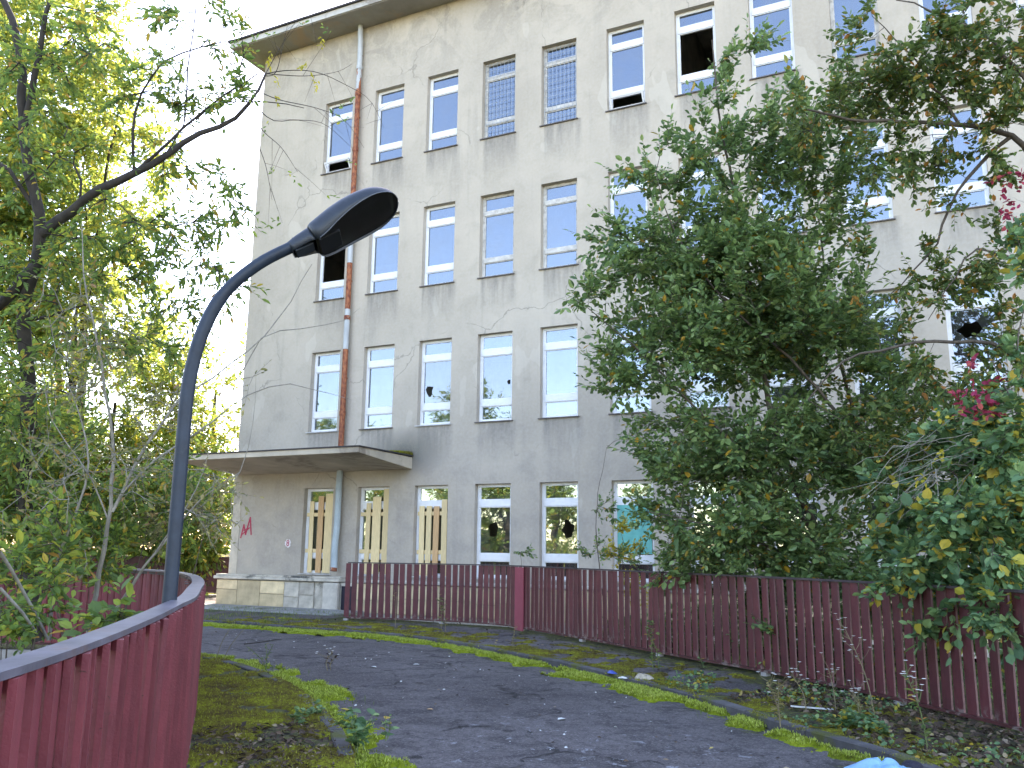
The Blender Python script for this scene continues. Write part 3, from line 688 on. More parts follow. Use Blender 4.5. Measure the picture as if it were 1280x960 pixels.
# ------------------------------------------------------------------ fences
round_sec = [(-.068, .030), (-.064, .006), (-.046, -.012), (-.016, -.020), (.016, -.020), (.046, -.012), (.064, .006), (.068, .030)]
slat_sec = [(-.060, .012), (-.056, -.008), (-.014, -.012), (.014, -.012), (.056, -.008), (.060, .012), (.040, .006), (-.040, .006)]
def slat_mesh(name, h, m, sec=slat_sec):
    mb = MB(); mb.poly([(x, y, 0) for x, y in sec], (0, 0, h)); me = mb.mesh(name, m)
    me.materials.append(M['slatedge'])
    if sec is slat_sec:
        for p_ in me.polygons:
            if abs(p_.normal.x) > .9: p_.material_index = 1
    return me
def ribbon(mb, pts, z0, z1, w0, w1):      # a bar of rectangular section along a polyline, offsets w0..w1 across
    P = np.array(pts); t = np.gradient(P, axis=0); t /= np.linalg.norm(t, axis=1)[:, None]; nn = np.stack([-t[:, 1], t[:, 0]], 1)
    k = len(mb.v)
    for p, q in zip(P, nn):
        a = p+q*w0; b_ = p+q*w1; mb.v += [(a[0], a[1], z0), (b_[0], b_[1], z0), (b_[0], b_[1], z1), (a[0], a[1], z1)]
    for i in range(len(P)-1):
        for j in range(4): j2 = (j+1) % 4; mb.f.append((k+4*i+j, k+4*i+j2, k+4*i+4+j2, k+4*i+4+j))
    e = k+4*(len(P)-1); mb.f.append((k, k+3, k+2, k+1)); mb.f.append((e, e+1, e+2, e+3)); return mb
def fence(curve, label, pitch, h, zb, m, rail_w, group=None, face=1, posts=2.2, lean=0, sec=slat_sec, rot=.05, twist=0, railmat='rail', edge=False, skip=()):
    root = empty('metal_fence', (curve[0][0], curve[0][1], 0), label, 'fence', group); ox = Vector((curve[0][0], curve[0][1], 0))
    me = slat_mesh('slat', h-zb-.035, M[m], sec); P = resample(curve, pitch)
    t = np.gradient(P, axis=0); n = len(P); rr = random.Random(n)
    if n > 298: raise ValueError('too many slats')
    for i in range(n):
        a = math.atan2(t[i, 1], t[i, 0]); 
        if any(abs(i*pitch-s) < .07 for s in skip): continue
        o = mesh_obj('slat', me, root, Vector((P[i, 0], P[i, 1], zb+.02))-ox)
        o.rotation_euler = (rr.gauss(0, .008), rr.gauss(0, .009)+lean, a + (math.pi if face < 0 else 0) + rr.gauss(0, rot) + twist)
    Q = resample(curve, .15)-np.array([curve[0][0], curve[0][1]])
    s = rail_w
    mb = MB(); ribbon(mb, Q, h-.012, h+.012, s[0], s[1]); mb.obj('top_rail', M[railmat], root)
    if sec is round_sec: mb = MB(); ribbon(mb, Q, h-.055, h-.014, s[1]*.2-.012, s[1]*.2+.012); mb.obj('rail_web', M['rail_edge'], root)
    mb = MB(); ribbon(mb, Q, zb-.012, zb+.016, -.03, .03); mb.obj('bottom_rail', M['red_dark'], root)
    L = resample(curve, posts)[:-1]
    for i, p in enumerate(L):
        q = MB().box(-.05, -.04, -.35, .05, .04, zb-.014).obj('footing', M['footing'], root, Vector((p[0], p[1], 0))-ox)
        j = int(np.argmin(np.hypot(*(P-p).T))); q.rotation_euler.z = math.atan2(t[j, 1], t[j, 0])
    return root, P, t
# right: runs from beside the entrance to the viewer's right
rr_, P, t = fence(FENCE_R, 'long oxblood slatted metal fence curving in front of the building', .163, 1.27, .06, 'red', (-.03, .03), face=1, railmat='rail_edge')
pj = (3.9415, -2.5686); j = int(np.argmin(np.hypot(P[:, 0]-pj[0], P[:, 1]-pj[1])))
q = MB().box(-.17, -.05, -.06, .17, -.02, 1.245).obj('post_plate', M['post_pink'], rr_, Vector((P[j, 0], P[j, 1], 0))-rr_.location, bevel=.004)
q.rotation_euler.z = math.atan2(t[j, 1], t[j, 0])+(0 if True else math.pi)
# left: tight curve beside the viewer, broad flat metal handrail
rl_, P, t = fence(FENCE_L, 'oxblood metal fence curving beside the lamp with a broad bare metal handrail', .146, 1.235, .06, 'red_near', (-.03, .085), face=-1, sec=round_sec, rot=.02, twist=.20)
# ragged scars on the flat rail
for px in ((5.3, -12.98), (4.9, -12.6), (4.4, -12.1), (3.9, -11.65)):
    MB().box(-.05, -.012, 0, .05, .012, .006).obj('rust_scar', M['rail_edge'], rl_, Vector((px[0]-.03, px[1]-.02, 1.248))-rl_.location).rotation_euler.z = 2.2
rb_, P, t = fence(FENCE_B, 'distant weathered fence closing the ramp left of the building', .125, 1.25, .06, 'red_dark', (-.03, .03), sec=round_sec, rot=.03, railmat='rail_edge')

# concrete edges carrying the raised pavements
for nm, cv_, o0 in (('pavement_edge', FENCE_R, -.26), ('inner_pavement_edge', FENCE_L, .26)):
    mb = MB(); q_ = resample(cv_, .3); ribbon(mb, q_, -1.3, -.006, o0-.06, o0+.06); props(mb.obj(nm, M['footing']), kind='structure')
# ------------------------------------------------------------------ street lamp
LB = (7.0, -14.79)
lamp = empty('street_lamp', (LB[0], LB[1], -.6), 'dark blue-grey street lamp with bent pole leaning over the curved fence', 'street lamp')
dA = Vector((.78, .62, 0)).normalized()
def lp(a, z): return dA*a+Vector((0, 0, z+.6))
arm = [(0, -.6), (0, .8), (0, 1.8), (0, 2.3), (.004, 2.62), (.035, 2.88), (.085, 3.08), (.165, 3.27), (.285, 3.43), (.44, 3.57), (.60, 3.675), (.70, 3.735)]
arm = resample(arm, .06)
MB().tube([lp(a, z) for a, z in arm], [.046 if z < 3.3 else .042 for a, z in arm], 20).obj('pole', M['pole'], lamp, smooth=True)
MB().tube([lp(0, -.1), lp(0, .5)], .062, 20).obj('pole_base', M['pole'], lamp, smooth=True)
# head: lofted shell along an axis
h0 = lp(.63, 3.68); h1 = lp(1.36, 4.115)
ax = (h1-h0).normalized(); side = Vector((-dA.y, dA.x, 0)); up = side.cross(ax)*-1
if up.z < 0: up = -up
ROLL = R(20); up, side = up*math.cos(ROLL)+side*math.sin(ROLL), side*math.cos(ROLL)-up*math.sin(ROLL)
HL = (h1-h0).length
# (t, half width, crown height, skirt depth)
prof = [(-.02, .034, .040, .045), (.06, .050, .052, .052), (.16, .062, .062, .058), (.19, .066, .066, .070), (.21, .085, .075, .088), (.30, .105, .088, .082), (.42, .128, .104, .058), (.55, .146, .114, .036), (.68, .156, .114, .022), (.80, .152, .102, .014), (.89, .128, .080, .010), (.95, .095, .055, .008), (.985, .052, .028, .006), (1.0, .012, .008, .004)]
prof = [(a[0], a[1]*1.28, a[2]*1.34, a[3]*1.15) for a in resample(prof, n=44).tolist()]
def shell():
    V = []; F_ = []; ns = 18
    for t_, hw, ch, sk in prof:
        c = h0+ax*(HL*t_)
        for k in range(ns+1):
            a = math.pi*k/ns; x = math.cos(a); y = math.sin(a)
            x = math.copysign(abs(x)**.85, x)
            V.append(c+side*(hw*x)+up*(ch*y**.9))
        V.append(c+side*(-hw)+up*(-sk)); V.append(c+side*(hw)+up*(-sk))
    m_ = ns+3
    for i in range(len(prof)-1):
        for k in range(m_):
            if k == ns+1: continue
            k2 = (k+1) % m_
            F_.append((i*m_+k, i*m_+k2, (i+1)*m_+k2, (i+1)*m_+k))
    F_.append(tuple(range(m_))); F_.append(tuple((len(prof)-1)*m_+k for k in reversed(range(m_))))
    mb = MB(); mb.v = [tuple(v) for v in V]; mb.f = F_; return mb
head = shell().obj('lamp_head', M['lamp'], lamp, smooth=False)
for p_ in head.data.polygons: p_.use_smooth = True
md = head.modifiers.new('edge', 'EDGE_SPLIT'); md.split_angle = R(35)
md = head.modifiers.new('thick', 'SOLIDIFY'); md.thickness = .004; md.offset = -1
# dark underside tray set inside the skirt
mb = MB(); cc = [p_ for p_ in prof if p_[0] > .18]
for t_, hw, ch, sk in cc:
    c = h0+ax*(HL*t_); d = max(0, sk-.012)
    for s_ in (-1, -.6, 0, .6, 1): mb.v.append(tuple(c+side*(hw*.97*s_)+up*(-d-(.012 if t_ > .34 and t_ < .95 else 0)*(1-abs(s_)**2)*1.6)))
for i in range(len(cc)-1):
    for j_ in range(4): mb.f.append((5*i+j_, 5*i+j_+1, 5*i+5+j_+1, 5*i+5+j_))
tr = mb.obj('lens', M['lampglass'], head, smooth=True)
for s_ in (-1, 1):
    MB().tube([h0+ax*(HL*t_)+side*(s_*(hw+.001))+up*(-sk) for t_, hw, ch, sk in prof if t_ > .20], .0038, 6).obj('rim', M['rim'], head)
# gear-box door, clamp block, bolts
def obox(t0, t1, s0, s1, u0, u1, name, m, par):
    b_ = MB(); b_.box(t0*HL, s0, u0, t1*HL, s1, u1); o = b_.obj(name, m, par, bevel=.004)
    o.matrix_local = Matrix(((ax.x, side.x, up.x, h0.x), (ax.y, side.y, up.y, h0.y), (ax.z, side.z, up.z, h0.z), (0, 0, 0, 1))); return o
obox(.0, .165, -.044, .044, -.068, -.02, 'clamp', M['lamp'], head)
obox(.205, .40, -.082, .082, -.094, -.060, 'gear_door', M['lampglass'], head)
for t_, s_ in ((.035, .8), (.145, 1)): obox(t_, t_+.018, -.010, .010, .045, .082, 'clip', M['lamp'], head)
obox(.205, .225, -.095, -.080, -.10, -.02, 'hinge_lug', M['lamp'], head); obox(.38, .39, -.106, -.100, -.0, .012, 'bolt', M['lampglass'], head)

# ------------------------------------------------------------------ vegetation
def unit(v): return v/np.maximum(np.linalg.norm(v, axis=-1, keepdims=True), 1e-9)
LEAF6 = (np.array([(0, 0, 0), (.30, .42, .06), (.68, .40, .04), (1, 0, -.08), (.68, -.40, .04), (.30, -.42, .06)]), np.array([(0, 1, 2, 3), (0, 3, 4, 5)]))
LEAF4 = (np.array([(0, 0, 0), (.5, .42, .05), (1, 0, -.06), (.5, -.42, .05)]), np.array([(0, 1, 2, 3)]))
def leaf_mesh(name, P, D, N, L, m, width=.5, tmpl=LEAF6, rnd=None):
    P, D, N = map(np.asarray, (P, D, N)); D = unit(D); S = unit(np.cross(D, N)); U = np.cross(S, D)
    T, Fq = tmpl; n = len(P); L = np.broadcast_to(np.asarray(L, float), (n,))
    V = P[:, None]+L[:, None, None]*(T[None, :, 0:1]*D[:, None]+T[None, :, 1:2]*width*2*S[:, None]+T[None, :, 2:3]*U[:, None])
    F_ = (Fq[None]+(np.arange(n)*len(T))[:, None, None]).reshape(-1, Fq.shape[1])
    r = rng.random(n) if rnd is None else rnd
    return np_mesh(name, V.reshape(-1, 3), F_, m, rnd=np.repeat(r, len(T)))
def tubes_mesh(name, chains, m, sides=None):
    """chains: list of (pts Nx3, radii N); one joined mesh"""
    V, F_, k = [], [], 0
    for pts, rad in chains:
        pts = np.asarray(pts, float); n = len(pts); rad = np.broadcast_to(np.asarray(rad, float), (n,))
        sd_ = sides or (10 if rad.max() > .06 else 6 if rad.max() > .015 else 4 if rad.max() > .006 else 3)
        t = unit(np.gradient(pts, axis=0)); ref = np.array([.31, .17, .93]) if abs(t[0, 2]) < .85 else np.array([1., .1, 0])
        u = unit(np.cross(t, ref)); w = np.cross(t, u); a = np.arange(sd_)*2*np.pi/sd_
        ring = pts[:, None]+rad[:, None, None]*(np.cos(a)[None, :, None]*u[:, None]+np.sin(a)[None, :, None]*w[:, None])
        V.append(ring.reshape(-1, 3)); i, j = np.meshgrid(np.arange(n-1), np.arange(sd_), indexing='ij'); j2 = (j+1) % sd_
        F_.append(np.stack([k+i*sd_+j, k+i*sd_+j2, k+(i+1)*sd_+j2, k+(i+1)*sd_+j], -1).reshape(-1, 4)); k += n*sd_
    return np_mesh(name, np.concatenate(V), np.concatenate(F_), m, smooth=True)
def ell_points(ells, dens):
    out = []
    for (c, rx, rz, k) in ells:
        n = max(3, int(dens*rx*rx*rz*4.2*k)); d = unit(rng.normal(size=(n, 3))); r = rng.random(n)**.40
        out.append(np.array(c)+d*r[:, None]*np.array([rx, rx, rz]))
    return np.concatenate(out)
def grow(limbs, pts, bf=.25, step=.22, wob=.035, tk=1.0):
    """limbs: hand-laid polylines (pts, r0, r1); connect every attraction point to the growing skeleton"""
    N = []; Pa = []; dist = []; chains = []
    for L, r0, r1 in limbs:
        q = resample(L, step); q[1:-1] += rng.normal(size=q[1:-1].shape)*wob*.22
        chains.append((q, np.linspace(r0, r1, len(q))))
        base = len(N); s = 0
        for i, p in enumerate(q):
            N.append(p); s += step; dist.append(s)
    N = list(N); arr = np.array(N); ds = np.array(dist)
    order = np.argsort([np.min(np.linalg.norm(arr-p, axis=1)) for p in pts]); rec = []
    cap = len(N)+len(pts)*14; A = np.zeros((cap, 3)); A[:len(N)] = arr; Dd = np.zeros(cap); Dd[:len(N)] = ds; cnt = len(N)
    for o in order:
        p = pts[o]; e = np.linalg.norm(A[:cnt]-p, axis=1); j = int(np.argmin(e+bf*Dd[:cnt]*.3)); L = e[j]
        if L < .03: continue
        n = max(2, min(12, int(L/step)+2)); t = np.linspace(0, 1, n)[:, None]
        q = A[j]*(1-t)+p*t; q[1:-1] += rng.normal(size=(n-2, 3))*wob; q += np.array([0, 0, 1])*(L*.10*np.sin(np.pi*t))
        rec.append((q, L)); m_ = n-1; A[cnt:cnt+m_] = q[1:]; Dd[cnt:cnt+m_] = Dd[j]+L*t[1:, 0]; cnt += m_
    for q, L in rec:
        r = (.0035+.0055*min(1.6, L))*tk; chains.append((q, np.linspace(r, .0022*tk, len(q))))
    return chains, rec
def sprays(tips, dirs, n_leaf, length, leaf, up=.35, out_=.5, droop=.0, jitter=.45):
    """a leafy shoot from every tip: returns leaf arrays and the shoot chains"""
    tips = np.asarray(tips); n = len(tips); d = unit(dirs+rng.normal(size=(n, 3))*jitter+np.array([0, 0, up])); Ls = length*rng.uniform(.55, 1.3, n)
    side = unit(np.cross(d, np.array([0, 0, 1.])+rng.normal(size=(n, 3))*.3)); P, D, N = [], [], []; ch = []
    bend = np.array([0, 0, -droop])
    for k in range(n_leaf):
        t = (k+.6)/n_leaf; p = tips+d*(Ls*t)[:, None]+bend*(t*t*Ls)[:, None]; s = (1 if k % 2 else -1)
        dd = unit(d*rng.uniform(.5, .9, (n, 1))+side*s*rng.uniform(.5, 1, (n, 1))+rng.normal(size=(n, 3))*.35+np.array([0, 0, -.25]))
        if k == n_leaf-1: dd = d
        P.append(p); D.append(dd); N.append(unit(np.array([0, 0, 1.])+rng.normal(size=(n, 3))*.55))
    t = np.linspace(0, 1, 4)
    for i in range(n): ch.append((tips[i]+d[i]*(Ls[i]*t)[:, None]+bend*(t*t*Ls[i])[:, None], [.0028, .0023, .0018, .0012]))
    return np.concatenate(P), np.concatenate(D), np.concatenate(N), ch
def tree(name, label, cat, base, limbs, ells, dens, per, nleaf, slen, leaf, lm, bark, width=.3, group=None, up=.35, droop=0, twigs=True, tmpl=LEAF6, shoots=.5, bf=.25, extra=None, wob=.035, jitter=.45, step=.22, tk=1.0):
    root = empty(name, base, label, cat, group); b0 = np.array(base)
    pts = ell_points(ells, dens); chains, rec = grow(limbs, pts, bf, step, wob, tk)
    tips, dirs = [], []
    for q, L in rec:
        for k in range(per):
            f = 1-(rng.random()**1.5)*.7*(k > 0); i = min(len(q)-1, f*(len(q)-1)); a = int(i); b_ = min(a+1, len(q)-1)
            tips.append(q[a]+(q[b_]-q[a])*(i-a)); dirs.append(unit(q[-1]-q[0]))
    P, D, N, ch = sprays(tips, np.array(dirs), nleaf, slen, leaf, up, shoots, droop, jitter)
    mesh_obj('trunk', tubes_mesh('trunk', [(c[0]-b0, c[1]) for c in chains[:len(limbs)]], M[bark]), root)
    rest = [(c[0]-b0, c[1]) for c in chains[len(limbs):]] + ([(c[0]-b0, c[1]) for c in ch] if twigs else [])
    o = mesh_obj('twigs', tubes_mesh('twigs', rest, M[bark]), root); o['kind'] = 'stuff'
    o = mesh_obj('crown', leaf_mesh('crown', P-b0, D, N, leaf*np.clip(rng.lognormal(-.08, .32, len(P)), .4, 1.7), M[lm], width, tmpl), root); o['kind'] = 'stuff'
    print('TREE', name, len(P)); return root
def leaves_part(root, name, tips, lm, leaf, n=8, slen=.2, width=.4, jitter=1.0):
    b0 = np.array(root.location); tips = np.array(tips); P, D, N, ch = sprays(tips, rng.normal(size=tips.shape)*.3, n, slen, leaf, 0, 0, .3, jitter)
    o = mesh_obj(name, leaf_mesh(name, P-b0, D, N, leaf*rng.uniform(.7, 1.2, len(P)), M[lm], width), root); o['kind'] = 'stuff'

# --- right: the dense dark tree in front of the facade
tr1 = tree('broadleaf_tree', 'dense dark green tree with upright shoots right in front of the facade windows', 'tree', (10.582, -4.649, -0.6),
  [([(10.56, -4.596, 0.794), (10.029, -5.033, 1.611), (9.645, -5.285, 2.437), (9.338, -5.58, 3.634), (9.192, -5.744, 5.12), (9.07, -6.038, 6.734), (8.9, -6.437, 8.198), (8.88, -6.71, 9.42)], .062, .010),
   ([(10.029, -5.033, 1.611), (9.263, -5.745, 2.652), (8.501, -6.428, 3.561), (7.751, -7.102, 4.455), (7.149, -7.639, 5.052)], .036, .006),
   ([(10.573, -4.628, 0.971), (10.814, -4.639, 2.095), (10.561, -4.881, 3.171), (10.314, -5.067, 4.527), (10.191, -5.334, 6.014), (10.161, -5.507, 7.278)], .045, .010),
   ([(10.847, -4.507, 1.033), (11.034, -4.735, 2.517), (10.343, -5.402, 3.517), (9.716, -5.902, 4.408), (8.802, -6.441, 5.361), (8.21, -6.853, 6.45), (8.05, -7.096, 7.219)], .040, .006),
   ([(10.636, -4.623, 1.089), (9.618, -5.435, 1.49), (8.637, -6.238, 1.935), (7.714, -6.737, 2.152)], .028, .006)],
  [((8.951, -6.557, 8.871), 0.35, 0.75, 0.8), ((9.457, -6.2, 9.42), 0.3, 0.4, 0.6), ((8.351, -6.806, 7.611), 0.65, 0.6, 0.8), ((9.526, -6.0, 7.595), 0.95, 0.6, 1.0), ((10.17, -6.075, 8.355), 0.7, 0.4, 0.7), ((10.649, -5.634, 7.398), 0.9, 0.5, 0.7), ((11.062, -5.12, 3.841), 0.8, 0.5, 0.8), ((7.987, -7.102, 7.099), 0.4, 0.35, 1), ((7.797, -7.164, 5.903), 0.75, 0.45, 1), ((7.266, -7.618, 5.224), 0.5, 0.28, 1.2), ((8.765, -6.162, 6.085), 1.1, 0.9, 1), ((9.137, -5.772, 5.119), 1.5, 1.1, 1), ((8.013, -6.757, 4.505), 1.05, 0.8, 1), ((7.324, -7.127, 4.126), 0.4, 0.3, 1), ((10.008, -5.295, 4.887), 1.2, 1.0, 0.8), ((8.327, -6.277, 2.991), 1.0, 0.7, 1), ((9.518, -5.449, 2.909), 1.3, 0.8, 1), ((10.668, -4.914, 3.042), 1.0, 0.8, 0.9), ((7.835, -6.116, 2.178), 0.55, 0.5, 1), ((8.922, -5.962, 1.827), 1.1, 0.45, 1.2), ((10.089, -5.582, 1.667), 0.9, 0.4, 1.2), ((10.106, -5.454, 6.38), 0.8, 0.7, 0.6)],
  18, 7, 11, .50, .098, 'leaf_dark', 'bark', width=.30, up=.65)
# --- right: taller thin tree with arching limbs
tr2 = tree('crooked_tree', 'loose olive-leaved tree with crooked arching limbs in the upper right', 'tree', (12.855, -5.657, -0.6),
  [([(12.932, -5.577, 0.737), (13.113, -5.877, 2.545), (13.104, -6.249, 4.25), (13.109, -6.527, 5.554), (12.993, -6.778, 6.455), (12.684, -6.908, 6.88), (12.126, -7.109, 7.074), (11.569, -7.289, 7.168), (10.904, -7.515, 7.23), (10.228, -7.673, 7.48)], .095, .012),
   ([(12.993, -6.778, 6.455), (12.956, -7.093, 7.305), (12.552, -7.439, 7.996), (12.033, -7.656, 8.35), (11.497, -7.861, 8.607)], .035, .008),
   ([(12.684, -6.908, 6.88), (12.373, -6.894, 6.638), (12.02, -6.874, 6.267), (11.684, -6.776, 5.576), (11.111, -6.815, 4.975)], .028, .006),
   ([(13.143, -6.255, 3.316), (12.391, -6.689, 4.147), (11.765, -6.91, 4.274), (10.995, -7.049, 4.221), (10.424, -7.055, 4.002), (10.047, -7.04, 3.599)], .034, .010),
   ([(13.104, -6.249, 4.25), (12.746, -6.724, 5.116), (12.229, -6.935, 5.443), (11.881, -6.911, 5.069), (11.565, -6.848, 4.586)], .026, .005),
   ([(12.126, -7.109, 7.074), (11.885, -7.228, 7.605), (11.546, -7.403, 8.174), (11.194, -7.564, 8.647)], .022, .005)],
  [((11.078, -7.519, 7.648), 0.75, 0.35, 1), ((10.313, -7.598, 7.322), 0.55, 0.28, 1), ((11.802, -7.302, 7.758), 0.8, 0.45, 1), ((12.386, -7.441, 8.153), 0.75, 0.5, 1), ((12.781, -7.199, 7.403), 0.6, 0.7, 1.1), ((11.445, -7.162, 6.821), 0.7, 0.35, 0.9), ((12.218, -6.926, 6.432), 0.5, 0.5, 0.7), ((11.809, -6.777, 5.337), 0.65, 0.5, 0.55), ((12.397, -6.809, 5.244), 0.45, 0.7, 0.9), ((11.095, -6.777, 4.765), 0.7, 0.35, 0.5), ((12.489, -6.635, 4.119), 0.5, 0.5, 1), ((11.789, -6.694, 3.853), 0.7, 0.4, 0.8), ((11.042, -7.616, 8.54), 0.4, 0.3, 0.8), ((11.053, -6.303, 2.994), 0.8, 0.6, 0.8), ((11.957, -6.305, 2.956), 0.7, 0.6, 0.9)],
  34, 6, 9, .28, .078, 'leaf_olive', 'bark', width=.30, up=.1, wob=.06)
leaves_part(tr2, 'red_leaves', [(12.591, -7.359, 6.129), (12.651, -7.298, 5.985), (12.505, -7.332, 5.809), (12.67, -7.216, 5.646), (12.765, -7.315, 6.324), (12.651, -7.35, 6.226), (12.73, -7.284, 6.102), (12.652, -7.251, 5.772)], 'leaf_red', .085, 10, .30, .32)
# --- right: near climber bush hanging over the fence
tr3 = tree('climbing_bush', 'broad-leaved light green bush spilling over the fence at the right edge', 'bush', (12.333, -7.443, -0.5),
  [([(12.322, -7.276, 0.389), (12.212, -7.615, 1.188), (12.018, -7.973, 1.883), (11.742, -8.108, 2.408), (11.365, -8.145, 2.778)], .03, .006),
   ([(12.322, -7.276, 0.389), (12.379, -7.836, 1.541), (12.394, -8.124, 2.39), (12.338, -8.188, 3.084), (12.161, -8.186, 3.726)], .03, .006),
   ([(12.212, -7.615, 1.188), (11.777, -8.092, 1.363), (11.357, -8.221, 1.529), (10.95, -8.097, 1.611)], .02, .005)],
  [((12.057, -8.066, 2.403), 0.55, 0.45, 1), ((11.555, -8.123, 2.056), 0.55, 0.35, 1), ((12.104, -8.102, 1.624), 0.5, 0.45, 1), ((11.117, -7.922, 1.704), 0.4, 0.22, 1), ((11.727, -8.695, 1.415), 0.5, 0.28, 1.1), ((11.981, -9.468, 1.104), 0.3, 0.2, 1.3), ((11.546, -8.926, 1.02), 0.34, 0.2, 1.3), ((11.065, -8.526, 1.229), 0.3, 0.14, 1.3), ((11.362, -8.672, 1.531), 0.4, 0.25, 1.1), ((11.938, -9.203, 1.618), 0.42, 0.3, 1.2), ((12.177, -9.169, 2.004), 0.35, 0.35, 1.2), ((11.616, -8.975, 1.937), 0.4, 0.3, 1), ((12.222, -8.836, 2.666), 0.35, 0.35, 1), ((12.369, -8.701, 3.431), 0.25, 0.35, 0.8), ((12.477, -8.683, 4.648), 0.2, 0.3, 0.8), ((12.046, -9.632, 1.222), 0.2, 0.3, 1), ((12.267, -8.112, 3.099), 0.4, 0.4, 0.9), ((11.781, -7.962, 2.873), 0.5, 0.35, 0.9), ((12.034, -8.659, 0.365), 0.12, 0.45, 1.2), ((11.077, -7.763, 2.451), 0.4, 0.3, 0.6), ((12.518, -8.506, 4.972), 0.2, 0.25, 0.8)],
  78, 6, 6, .24, .098, 'leaf_broad', 'bark', width=.40, up=-.1, droop=.4)
leaves_part(tr3, 'crimson_leaves', [(11.937, -8.721, 3.593), (12.0, -8.649, 3.401), (11.876, -8.684, 3.282), (12.024, -8.597, 3.216), (11.954, -8.604, 3.09), (11.826, -8.676, 3.13), (12.106, -8.571, 3.284), (11.75, -8.694, 3.045), (11.913, -8.597, 2.963), (12.016, -8.709, 3.72), (11.92, -8.702, 3.467), (12.06, -8.549, 3.074)], 'leaf_red', .085, 9, .22, .30)
leaves_part(tr3, 'golden_leaves', [(11.373, -8.743, 2.411), (11.587, -8.702, 2.708), (11.672, -8.729, 3.027), (12.006, -8.51, 2.771), (11.912, -8.439, 2.225), (11.353, -8.762, 2.453), (11.574, -8.802, 3.144), (11.599, -8.687, 2.666), (12.298, -8.41, 2.968), (11.613, -8.499, 1.827)], 'leaf_gold', .06, 4, .12, .38)
# bare tangle of old climber stems
tg = []
for i in range(46):
    a = np.array((11.714, -8.335, 2.61))+rng.normal(size=3)*np.array([.28, .2, .18]); d = unit(np.array([-.75, -.2, -.55])+rng.normal(size=3)*.35)
    q = a+d*np.linspace(0, rng.uniform(.4, 1.1), 6)[:, None]; q[1:-1] += rng.normal(size=(4, 3))*.02; tg.append((q-np.array(tr3.location), np.linspace(.006, .002, 6)))
o = mesh_obj('dry_stems', tubes_mesh('dry_stems', tg, M['bark_grey']), tr3); o['kind'] = 'stuff'
# --- shrubs behind the slatted fence
tree('fence_shrub', 'dark shrub filling the gap behind the fence under the dense tree', 'shrub', (9.404, -5.867, -0.6),
  [([(9.379, -5.808, 0.043), (9.25, -6.086, 1.043), (8.994, -6.354, 1.707)], .02, .005), ([(9.379, -5.808, 0.043), (10.089, -5.906, 1.062), (10.645, -5.979, 1.615)], .02, .005)],
  [((8.001, -5.655, 1.467), 0.6, 0.4, 1), ((8.984, -5.808, 1.253), 0.8, 0.45, 1), ((9.997, -5.974, 1.17), 0.9, 0.4, 1), ((10.833, -6.447, 1.053), 0.7, 0.4, 1), ((11.476, -6.788, 0.944), 0.6, 0.4, 1), ((9.647, -6.003, 0.509), 1.0, 0.35, 0.8), ((11.167, -6.814, 0.36), 0.7, 0.35, 0.9), ((11.932, -7.253, 0.45), 0.5, 0.35, 0.9), ((8.266, -4.831, 0.352), 0.9, 0.35, 1), ((10.479, -6.41, 0.079), 0.8, 0.35, 1), ((6.714, -4.089, 0.219), 0.6, 0.3, 0.8)],
  44, 6, 8, .28, .085, 'leaf_dark', 'bark', width=.33)
tree('yellow_shrub', 'small shrub with bright yellow leaves before the teal-covered window', 'shrub', (5.835, -2.393, -0.5),
  [([(5.756, -2.168, 0.179), (5.798, -2.348, 1.109), (5.887, -2.438, 1.731)], .012, .004)], [((5.998, -2.66, 1.959), 0.2, 0.22, 2.2), ((5.885, -2.632, 1.575), 0.3, 0.2, 2.2), ((5.959, -2.202, 0.801), 0.3, 0.4, 1)], 110, 5, 7, .18, .06, 'leaf_gold', 'bark', width=.3)
tree('sapling', 'thin green sapling peeping over the fence beside the yellow shrub', 'sapling', (5.839, -3.279, -0.5),
  [([(5.828, -3.253, 0.112), (5.771, -3.5, 1.133), (5.792, -3.742, 2.3), (6.053, -3.865, 3.471)], .012, .003)], [((5.804, -3.579, 1.571), 0.45, 0.2, 1), ((5.992, -3.644, 2.303), 0.35, 0.3, 0.7), ((6.671, -4.007, 3.429), 0.35, 0.25, 0.7), ((6.456, -3.683, 1.435), 0.4, 0.2, 1)], 40, 5, 7, .22, .07, 'leaf_dark', 'bark', width=.3)
tree('sapling', 'low green seedling showing above the fence left of the pink post plate', 'sapling', (3.377, -1.831, -0.5),
  [([(3.377, -1.831, 0.048), (3.452, -2.01, 1.05), (3.459, -2.115, 1.551)], .010, .003)], [((3.487, -2.094, 1.518), 0.24, 0.12, 1.4)], 90, 5, 6, .16, .07, 'leaf_dark', 'bark', width=.32)

